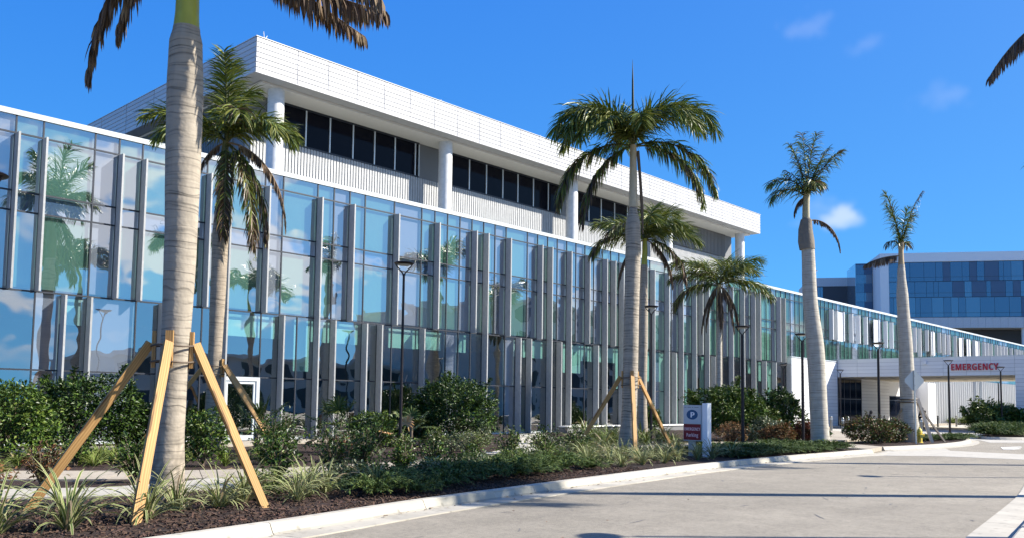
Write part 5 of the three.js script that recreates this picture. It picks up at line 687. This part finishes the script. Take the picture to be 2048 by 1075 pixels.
fanPalm('fan palm with bright upright leaves left of the tall black lamp post', 14.9, 8.1, 1.5, [[60, 80, 0.55, 0.62], [-40, 74, 0.5, 0.6], [180, 58, 0.5, 0.55], [0, 50, 0.6, 0.55], [10, 12, 0.75, 0.5], [175, 15, 0.7, 0.5], [-80, 5, 0.6, 0.5], [200, -35, 0.75, 0.42, 1], [120, 40, 0.6, 0.5]], 61);
fanPalm('small fan palm behind the right timber prop, in front of the glass door', 12.75, 7.4, 1.3, [[10, 66, 0.6, 0.55], [-20, 78, 0.5, 0.5], [175, 50, 0.5, 0.5], [5, 5, 0.7, 0.5], [-70, -5, 0.55, 0.45], [25, 40, 0.8, 0.5]], 62);
fanPalm('little yellow-green fan palm between the lamp post and the round bush', 17.6, 8.3, 1.35, [[90, 70, 0.4, 0.4], [20, 40, 0.5, 0.4], [170, 40, 0.5, 0.4], [-60, 20, 0.5, 0.4], [0, 0, 0.5, 0.4]], 63);
fanPalm('withered low fan palm with orange leaves right of the fan palm, behind the walk', 15.9, 9.9, 1.0, [[60, 60, 0.4, 0.4, 1], [180, 10, 0.4, 0.35, 1], [-40, -10, 0.5, 0.35], [10, 30, 0.5, 0.35]], 64);
fanPalm('broad-leaved fan palm in the right island bed by the end pier', 67.2, 12.8, 2.1, [[170, 40, 0.8, 0.7], [10, 45, 0.8, 0.7], [90, 70, 0.7, 0.7], [-60, 20, 0.8, 0.6], [200, 5, 0.8, 0.6], [0, 0, 0.9, 0.6]], 65);
// ---------------------------------------------------------------- lamp posts
function lampPost(label, x, z, { H = 4.55, s = 0.058, y = 0.12 } = {}) {
  const t = thing('lamp_post', label, 'lamp post', [x, y, z], YAW - Math.PI / 2), b = new MB(), h = H - y;
  const p = s, v = 0.36, R0 = 0.285;
  b.tube([[0, 0, 0], [0, 0.06, 0], [0, 0.09, 0], [0, h * 0.5, 0], [0, h - v, 0]], [p * 2.2, p * 2.2, p * 1.15, p, p * 0.85], 14); mesh('pole', b, M.lamp, t);
  for (const q of [-1, 1]) { const a = new MB(); a.tube([[0, h - v - 0.02, 0], [q * 0.04, h - v + 0.08, 0], [q * 0.2, h - 0.11, 0], [q * 0.24, h - 0.04, 0]], [0.03, 0.02, 0.016, 0.015], 8); mesh('arm', a, M.lamp, t); }
  const hd = new MB(); hd.lathe([[0.0, h - 0.06], [0.2, h - 0.06], [0.225, h - 0.05], [R0 - 0.01, h - 0.03], [R0, h - 0.018], [R0 - 0.02, h], [0.12, h + 0.012], [0, h + 0.014]], 28); mesh('lamp_head', hd, M.lamp, t);
  const ln = new MB(); ln.lathe([[0, h - 0.085], [0.16, h - 0.08], [0.185, h - 0.06]], 20); mesh('lens', ln, M.lens, t); return t;
}
lampPost('tall black lamp post with ring head, left of the dense round bush', 15.48, 10.34, { H: 5.5, s: 0.04 });
lampPost('black lamp post just right of the middle palm trunk', 28.45, 9.92, { H: 5.5, s: 0.045 });
lampPost('black lamp post right of the parking sign, before the slender palm', 28.9, 13.6);
lampPost('black lamp post left of the leaning pale palm, partly behind its trunk', 33.3, 13.9);
lampPost('black lamp post standing in the copper hedge left of the drive', 39.6, 14.6);
lampPost('black lamp post directly left of the red letters', 56.1, 12.75);
lampPost('black lamp post directly right of the red letters, on the far island', 66.2, 13.15);
lampPost('black lamp post cut off by the left edge, only its ring head showing', 3.42, 16.19);
lampPost('small distant lamp post close to the fins left of the white wall', 56.5, 2.0);
lampPost('lamp post half hidden in the corner of wing wall and canopy', 66.5, 1.9);
lampPost('distant lamp post seen beneath the canopy in front of the fins', 95.9, 5.8);
lampPost('lamp post outside the frame whose ring shadow lies nearest on the road', 12.92, 26.85, { y: 0.15 });
lampPost('lamp post outside the frame whose ring shadow lies in the middle of the road', 25.1, 25.55, { y: 0.15 });
// ---------------------------------------------------------------- parking sign
{
  const t = thing('parking_sign', 'grey and red parking sign with a blue P on a white post', 'sign', [22.1, 0.12, 15.55]);
  const cv = document.createElement('canvas'); cv.width = 512; cv.height = 640; const c = cv.getContext('2d');
  c.fillStyle = '#b9c0c6'; c.fillRect(0, 0, 512, 640); c.fillStyle = '#3a4046'; for (const [x, w] of [[24, 62], [120, 96], [250, 40], [320, 128]]) c.fillRect(x, 52, w, 15);
  c.fillStyle = '#0f4f7d'; c.beginPath(); c.ellipse(256, 320, 168, 172, 0, 0, 7); c.fill(); c.fillStyle = '#e9eef2'; c.font = 'bold 262px sans-serif'; c.textAlign = 'center'; c.textBaseline = 'middle'; c.fillText('P', 262, 326);
  const t1 = new THREE.CanvasTexture(cv); t1.colorSpace = THREE.SRGBColorSpace;
  const cv2 = document.createElement('canvas'); cv2.width = 512; cv2.height = 320; const d = cv2.getContext('2d'); d.fillStyle = '#7d0a22'; d.fillRect(0, 0, 512, 320); d.fillStyle = '#e6c9cf'; d.textAlign = 'center'; d.textBaseline = 'middle'; d.font = 'bold 84px sans-serif'; d.fillText('EMERGENCY', 256, 100, 470); d.font = 'bold 96px sans-serif'; d.fillText('Parking', 256, 222);
  const t2 = new THREE.CanvasTexture(cv2); t2.colorSpace = THREE.SRGBColorSpace;
  const p = new MB(); p.cbox(0, 0.16, 0.46, 1.50, -0.24, 0.37, 0.01); mesh('cabinet', p, M.signGrey, t);
  const face = (name, y0, y1, tx) => { const f = new MB(); f.quad([-0.006, y0, -0.23], [-0.006, y0, 0.345], [-0.006, y1, 0.345], [-0.006, y1, -0.23], [[0, 0], [1, 0], [1, 1], [0, 1]]); for (const [a, b2] of [[[-0.006, y0, -0.23], [0, y0, 0.345]], [[-0.006, y1 - 0.001, -0.23], [0, y1, 0.345]]]) f.box(a[0] + 0.001, b2[0], a[1], b2[1] + 0.001, a[2], b2[2]); return mesh(name, f, std({ map: tx, roughness: 0.45, name }), t); };
  face('symbol_panel', 0.955, 1.485, t1); face('text_panel', 0.485, 0.945, t2);
  const po = new MB(); po.cbox(-0.02, 0.22, -0.05, 1.56, 0.4, 0.56, 0.012); mesh('post', po, M.signWhite, t); const lg = new MB(); lg.box(0.04, 0.12, -0.05, 0.46, -0.1, 0.1); mesh('leg', lg, M.galv, t);
}
// diamond road sign seen from behind
{
  const t = thing('road_sign', 'diamond road sign seen from its bare grey back, on a thin post beside the hydrant', 'sign', [38.3, 0.12, 16.55], YAW - Math.PI / 2 + 0.1), b = new MB(), r = 0.465, y = 2.66, k = 0.06;
  const pts = [[0, -r + k], [k, -r + k * 0.7], [r - k * 0.7, -k], [r - k * 0.7, k], [k, r - k * 0.7], [-k, r - k * 0.7], [-r + k * 0.7, k], [-r + k * 0.7, -k], [-k, -r + k * 0.7]]; const s = new THREE.Shape(pts.map(([x, q]) => new THREE.Vector2(x, q))); const g = new THREE.ExtrudeGeometry(s, { depth: 0.006, bevelEnabled: false }); g.translate(0, y, -0.006); mesh('plate', g, M.galv, t);
  const p = new MB(); p.box(-0.03, 0.03, -0.1, 3.1, 0.0, 0.045); mesh('post', p, M.galv, t); const bo = new MB(); for (const yy of [y - 0.2, y + 0.2]) bo.tube([[0, yy, 0.045], [0, yy, 0.06]], 0.014, 8); mesh('bolt', bo, M.steel, t);
}
// hydrant
{
  const t = thing('fire_hydrant', 'yellow fire hydrant beside the road sign and the thin-topped palm', 'hydrant', [39.45, 0.10, 16.35], YAW - Math.PI / 2), b = new MB();
  b.lathe([[0.16, 0], [0.16, 0.04], [0.105, 0.05], [0.10, 0.44], [0.125, 0.46], [0.125, 0.49], [0.105, 0.5], [0.1, 0.56], [0.075, 0.62], [0.03, 0.66], [0.025, 0.72], [0, 0.72]], 20); mesh('barrel', b, M.yellow, t);
  for (const q of [-1, 1]) { const n = new MB(); n.tube([[q * 0.08, 0.36, 0], [q * 0.16, 0.36, 0], [q * 0.165, 0.36, 0], [q * 0.2, 0.36, 0]], [0.05, 0.05, 0.062, 0.062], 12); mesh('outlet', n, M.yellow, t); } const n = new MB(); n.tube([[0, 0.32, 0.08], [0, 0.32, 0.17], [0, 0.32, 0.175], [0, 0.32, 0.21]], [0.065, 0.065, 0.08, 0.08], 14); mesh('pumper_outlet', n, M.yellow, t); const w = new MB(); w.box(-0.12, 0.12, -0.05, 0.01, -0.12, 0.12); mesh('flange', w, M.signWhite, t);
}
// props of the thin-topped palm: one dark pole and one pale board
{
  const t = thing('palm_brace', 'thin dark pole and pale board bracing the palm beside the hydrant', 'tree brace', [40.0, 0.1, 15.75]), b = new MB(); b.bar([1.9, 0, 0.9], [0.28, 1.75, 0.25], 0.09, 0.05); mesh('prop', b, std({ color: C(0.16, 0.14, 0.12), roughness: 0.9, name: 'darkPole' }), t); const c = new MB(); c.bar([0.62, 0, 0.75], [0.2, 1.95, 0.3], 0.15, 0.05, RR); mesh('prop', c, std({ color: C(0.72, 0.70, 0.66), map: woodMap, roughness: 0.85, name: 'paleBoard' }), t);
  const d = new MB(); d.bar([-1.5, 0, -0.6], [-0.28, 1.5, -0.2], 0.09, 0.05); mesh('prop', d, M.woodOld, t); for (const y of [1.78, 1.9]) { const s = new MB(), P = []; for (let k = 0; k <= 20; k++) { const a = k / 20 * 6.2832; P.push([Math.cos(a) * 0.37 - 0.02, y, Math.sin(a) * 0.37 - 0.06]); } s.tube(P, 0.03, 6, false); mesh('strap', s, M.strap, t); }
}
// bollards in front of the entrance
const BOL = [[56.3, 5.4, 'left of the wing wall corner'], [50.8, 8.4, 'nearest the copper hedge'], [57.6, 6.0, 'close behind the copper hedge, left of the lamp post'], [62, 5.2, 'before the dark glazing'], [73.5, 4.4, 'before the sliding door'], [78.2, 4.2, 'between the sliding door and the person pushing a chair'], [80.9, 4.6, 'right of the person pushing a chair'], [55.2, 11.4, 'left of the lamp post by the red letters'], [85.5, 4.8, 'farther along under the canopy, left one'], [93, 5.2, 'farther along under the canopy, right one'], [104, 4.4, 'last one before the fins']];
BOL.forEach(([x, z, w]) => { const t = thing('bollard', 'slim steel bollard ' + w, 'bollard', [x, 0.02, z]); const b = new MB(); b.tube([[0, 0, 0], [0, 0.93, 0], [0, 0.985, 0], [0, 1.0, 0]], [0.085, 0.085, 0.06, 0.01], 14); mesh('tube', b, M.steel, t); const r = new MB(); r.tube([[0, 0.8, 0], [0, 0.86, 0]], 0.0875, 14, false); mesh('band', r, M.alu, t); });

// ---------------------------------------------------------------- people under the canopy
function person(label, pos, turn, joints, { cloth = M.cloth, skin = M.skin } = {}) {
  // joints: {name: [x, y, z, r]}; bones by name. Facing +x
  const t = thing('person', label, 'person', pos, turn), J = joints, B = [['pelvis', 'chest'], ['chest', 'neck'], ['chest', 'shL'], ['chest', 'shR'], ['pelvis', 'hipL'], ['pelvis', 'hipR'], ['shL', 'elL'], ['elL', 'wrL'], ['shR', 'elR'], ['elR', 'wrR'], ['hipL', 'knL'], ['knL', 'anL'], ['hipR', 'knR'], ['knR', 'anR'], ['anL', 'toL'], ['anR', 'toR'], ['neck', 'head'], ['head', 'crown']];
  const field = (bones, p, k) => { let e = 0; for (const [a, c] of bones) { const A = J[a], D = J[c], d = [D[0] - A[0], D[1] - A[1], D[2] - A[2]], L = d[0] * d[0] + d[1] * d[1] + d[2] * d[2], h = clamp(((p[0] - A[0]) * d[0] + (p[1] - A[1]) * d[1] + (p[2] - A[2]) * d[2]) / (L || 1)), q = Math.hypot(p[0] - A[0] - d[0] * h, p[1] - A[1] - d[1] * h, p[2] - A[2] - d[2] * h) - lerp(A[3], D[3], h); e += Math.exp(-q / k); } return -k * Math.log(e + 1e-30); };
  const N = 84, mc = new MarchingCubes(N, M.cloth, false, false, 120000), S = 1.0; mc.isolation = 0; // covers y 0..2 around x, z
  for (let z = 0; z < N; z++) for (let y = 0; y < N; y++) for (let x = 0; x < N; x++) mc.field[x + y * N + z * N * N] = -field(B, [(x / N * 2 - 1) * S, (y / N * 2 - 1) * S + 0.95, (z / N * 2 - 1) * S], 0.028);
  mc.update(); const n = mc.count, pp = new Float32Array(n * 3), g = new THREE.BufferGeometry(); for (let k = 0; k < n; k++) { pp[k * 3] = mc.positionArray[k * 3] * S; pp[k * 3 + 1] = mc.positionArray[k * 3 + 1] * S + 0.95; pp[k * 3 + 2] = mc.positionArray[k * 3 + 2] * S; }
  g.setAttribute('position', new THREE.BufferAttribute(pp, 3)); g.setAttribute('normal', new THREE.BufferAttribute(mc.normalArray.slice(0, n * 3), 3)); const body = mesh('body', g, cloth, t);
  // face, ears and hands in skin
  const f = new MB(), h = J.head, up = V.norm(V.sub(J.crown.slice(0, 3), h.slice(0, 3))), fwd = V.norm(V.cross(up, [0, 0, 1]).map((v) => v)), o = V.ma(h.slice(0, 3), fwd, 0.018); f.tube([V.ma(o, up, -0.09), V.ma(o, up, -0.06), V.ma(o, up, 0.0), V.ma(o, up, 0.05)], [0.045, 0.07, 0.088, 0.07], 14); f.tube([V.ma(V.ma(o, fwd, 0.075), up, 0.03), V.ma(V.ma(o, fwd, 0.115), up, -0.01)], [0.01, 0.017], 6); for (const s of [-1, 1]) f.tube([V.add(V.ma(o, up, 0.02), [0, 0, s * 0.085]), V.add(V.ma(o, up, -0.03), [0, 0, s * 0.09])], [0.018, 0.012], 6); mesh('face', f, skin, body);
  for (const s of ['L', 'R']) { const hb = new MB(), w = J['wr' + s], e = J['el' + s], d = V.norm(V.sub(w.slice(0, 3), e.slice(0, 3))), sd = V.norm(V.cross(d, [0, 1, 0.01])), c = V.ma(w.slice(0, 3), d, 0.05); hb.tube([w.slice(0, 3), c, V.ma(c, d, 0.04)], [0.03, 0.038, 0.032], 8); for (let q = 0; q < 4; q++) { const a = V.ma(V.ma(c, d, 0.035), sd, (q - 1.5) * 0.019), L = [0.075, 0.085, 0.08, 0.06][q], m = V.ma(a, d, L * 0.5), z = V.add(V.ma(m, d, L * 0.3), [0, -L * 0.35, 0]); hb.tube([a, m, z], [0.0095, 0.009, 0.007], 5); } const th = V.ma(c, sd, 0.03); hb.tube([th, V.ma(V.ma(th, sd, 0.03), d, 0.02), V.ma(V.ma(th, sd, 0.04), d, 0.05)], [0.011, 0.01, 0.008], 5); mesh('hand', hb, skin, body); }
  return t;
}
person('person in dark hooded clothes bending forward to push a wheelchair under the canopy', [76.2, 0.02, 4.9], Math.PI - 0.1, { pelvis: [-0.06, 0.92, 0, 0.15], chest: [0.1, 1.26, 0, 0.165], neck: [0.19, 1.43, 0, 0.07], head: [0.25, 1.56, 0, 0.10], crown: [0.27, 1.6, 0, 0.105], shL: [0.14, 1.35, 0.17, 0.075], shR: [0.14, 1.35, -0.17, 0.075], elL: [0.22, 1.06, 0.22, 0.055], elR: [0.22, 1.06, -0.22, 0.055], wrL: [0.44, 0.98, 0.2, 0.04], wrR: [0.44, 0.98, -0.2, 0.04], hipL: [-0.06, 0.88, 0.1, 0.11], hipR: [-0.06, 0.88, -0.1, 0.11], knL: [0.08, 0.5, 0.1, 0.075], knR: [-0.12, 0.5, -0.1, 0.075], anL: [0.06, 0.09, 0.1, 0.05], anR: [-0.32, 0.1, -0.1, 0.05], toL: [0.2, 0.045, 0.11, 0.04], toR: [-0.18, 0.045, -0.11, 0.04] });
const SEATED = { pelvis: [-0.05, 0.55, 0, 0.15], chest: [0.0, 0.93, 0, 0.16], neck: [0.02, 1.12, 0, 0.065], head: [0.05, 1.26, 0, 0.1], crown: [0.05, 1.3, 0, 0.105], shL: [0, 1.03, 0.18, 0.075], shR: [0, 1.03, -0.18, 0.075], elL: [0.1, 0.78, 0.23, 0.055], elR: [0.1, 0.78, -0.23, 0.055], wrL: [0.32, 0.68, 0.14, 0.04], wrR: [0.32, 0.68, -0.14, 0.04], hipL: [0, 0.53, 0.1, 0.11], hipR: [0, 0.53, -0.1, 0.11], knL: [0.42, 0.52, 0.11, 0.08], knR: [0.42, 0.52, -0.11, 0.08], anL: [0.44, 0.09, 0.11, 0.05], anR: [0.44, 0.09, -0.11, 0.05], toL: [0.58, 0.045, 0.12, 0.04], toR: [0.58, 0.045, -0.12, 0.04] };
person('person in dark clothes sitting behind the copper hedge, facing the drive', [64.9, 0.02, 4.75], -Math.PI / 2 + 0.3, SEATED);
const bench = (label, x, z, turn) => { const t = thing('bench', label, 'bench', [x, 0.02, z], turn); const s = new MB(); s.cbox(-0.7, 0.7, 0.36, 0.41, -0.24, 0.22, 0.01); mesh('seat', s, M.lamp, t); const bk = new MB(); bk.cbox(-0.7, 0.7, 0.5, 0.8, -0.3, -0.26, 0.01); mesh('backrest', bk, M.lamp, t); for (const q of [-0.6, 0.6]) { const l = new MB(); l.box(q - 0.03, q + 0.03, 0, 0.36, -0.2, 0.18); l.box(q - 0.03, q + 0.03, 0.36, 0.8, -0.33, -0.3); mesh('leg', l, M.lamp, t); } };
bench('dark bench under the sitting person behind the copper hedge', 64.9, 4.72, 0.3);
{
  const t = thing('wheelchair', 'dark wheelchair pushed by the bending person under the canopy', 'wheelchair', [75.35, 0.02, 4.85], Math.PI - 0.1), f = new MB(); f.box(-0.22, 0.25, 0.47, 0.52, -0.23, 0.23); mesh('seat', f, M.cloth, t); const k = new MB(); k.box(-0.26, -0.22, 0.5, 0.95, -0.22, 0.22); mesh('backrest', k, M.cloth, t);
  for (const s of [-1, 1]) { const w = new MB(), P = []; for (let q = 0; q <= 24; q++) { const a = q / 24 * 6.2832; P.push([-0.15 + Math.cos(a) * 0.28, 0.3 + Math.sin(a) * 0.28, s * 0.28]); } w.tube(P, 0.016, 6, false); for (let q = 0; q < 6; q++) { const a = q / 6 * 3.1416; w.tube([[-0.15 + Math.cos(a) * 0.28, 0.3 + Math.sin(a) * 0.28, s * 0.28], [-0.15 - Math.cos(a) * 0.28, 0.3 - Math.sin(a) * 0.28, s * 0.28]], 0.004, 4, false); } mesh('wheel', w, M.steel, t); const h = new MB(); h.tube([[-0.24, 0.5, s * 0.2], [-0.25, 0.92, s * 0.2], [-0.4, 0.97, s * 0.2]], 0.014, 6); mesh('handle', h, M.steel, t); const c = new MB(), Q = []; for (let q = 0; q <= 14; q++) { const a = q / 14 * 6.2832; Q.push([0.32 + Math.cos(a) * 0.08, 0.1 + Math.sin(a) * 0.08, s * 0.2]); } c.tube(Q, 0.018, 6, false); mesh('caster', c, M.steel, t); const l = new MB(); l.tube([[0.22, 0.48, s * 0.18], [0.42, 0.15, s * 0.14], [0.5, 0.13, s * 0.12]], 0.014, 6); l.box(0.42, 0.58, 0.11, 0.13, s * 0.13 - 0.06, s * 0.13 + 0.06); mesh('footrest', l, M.steel, t); }
}
renderer.render(scene, camera);
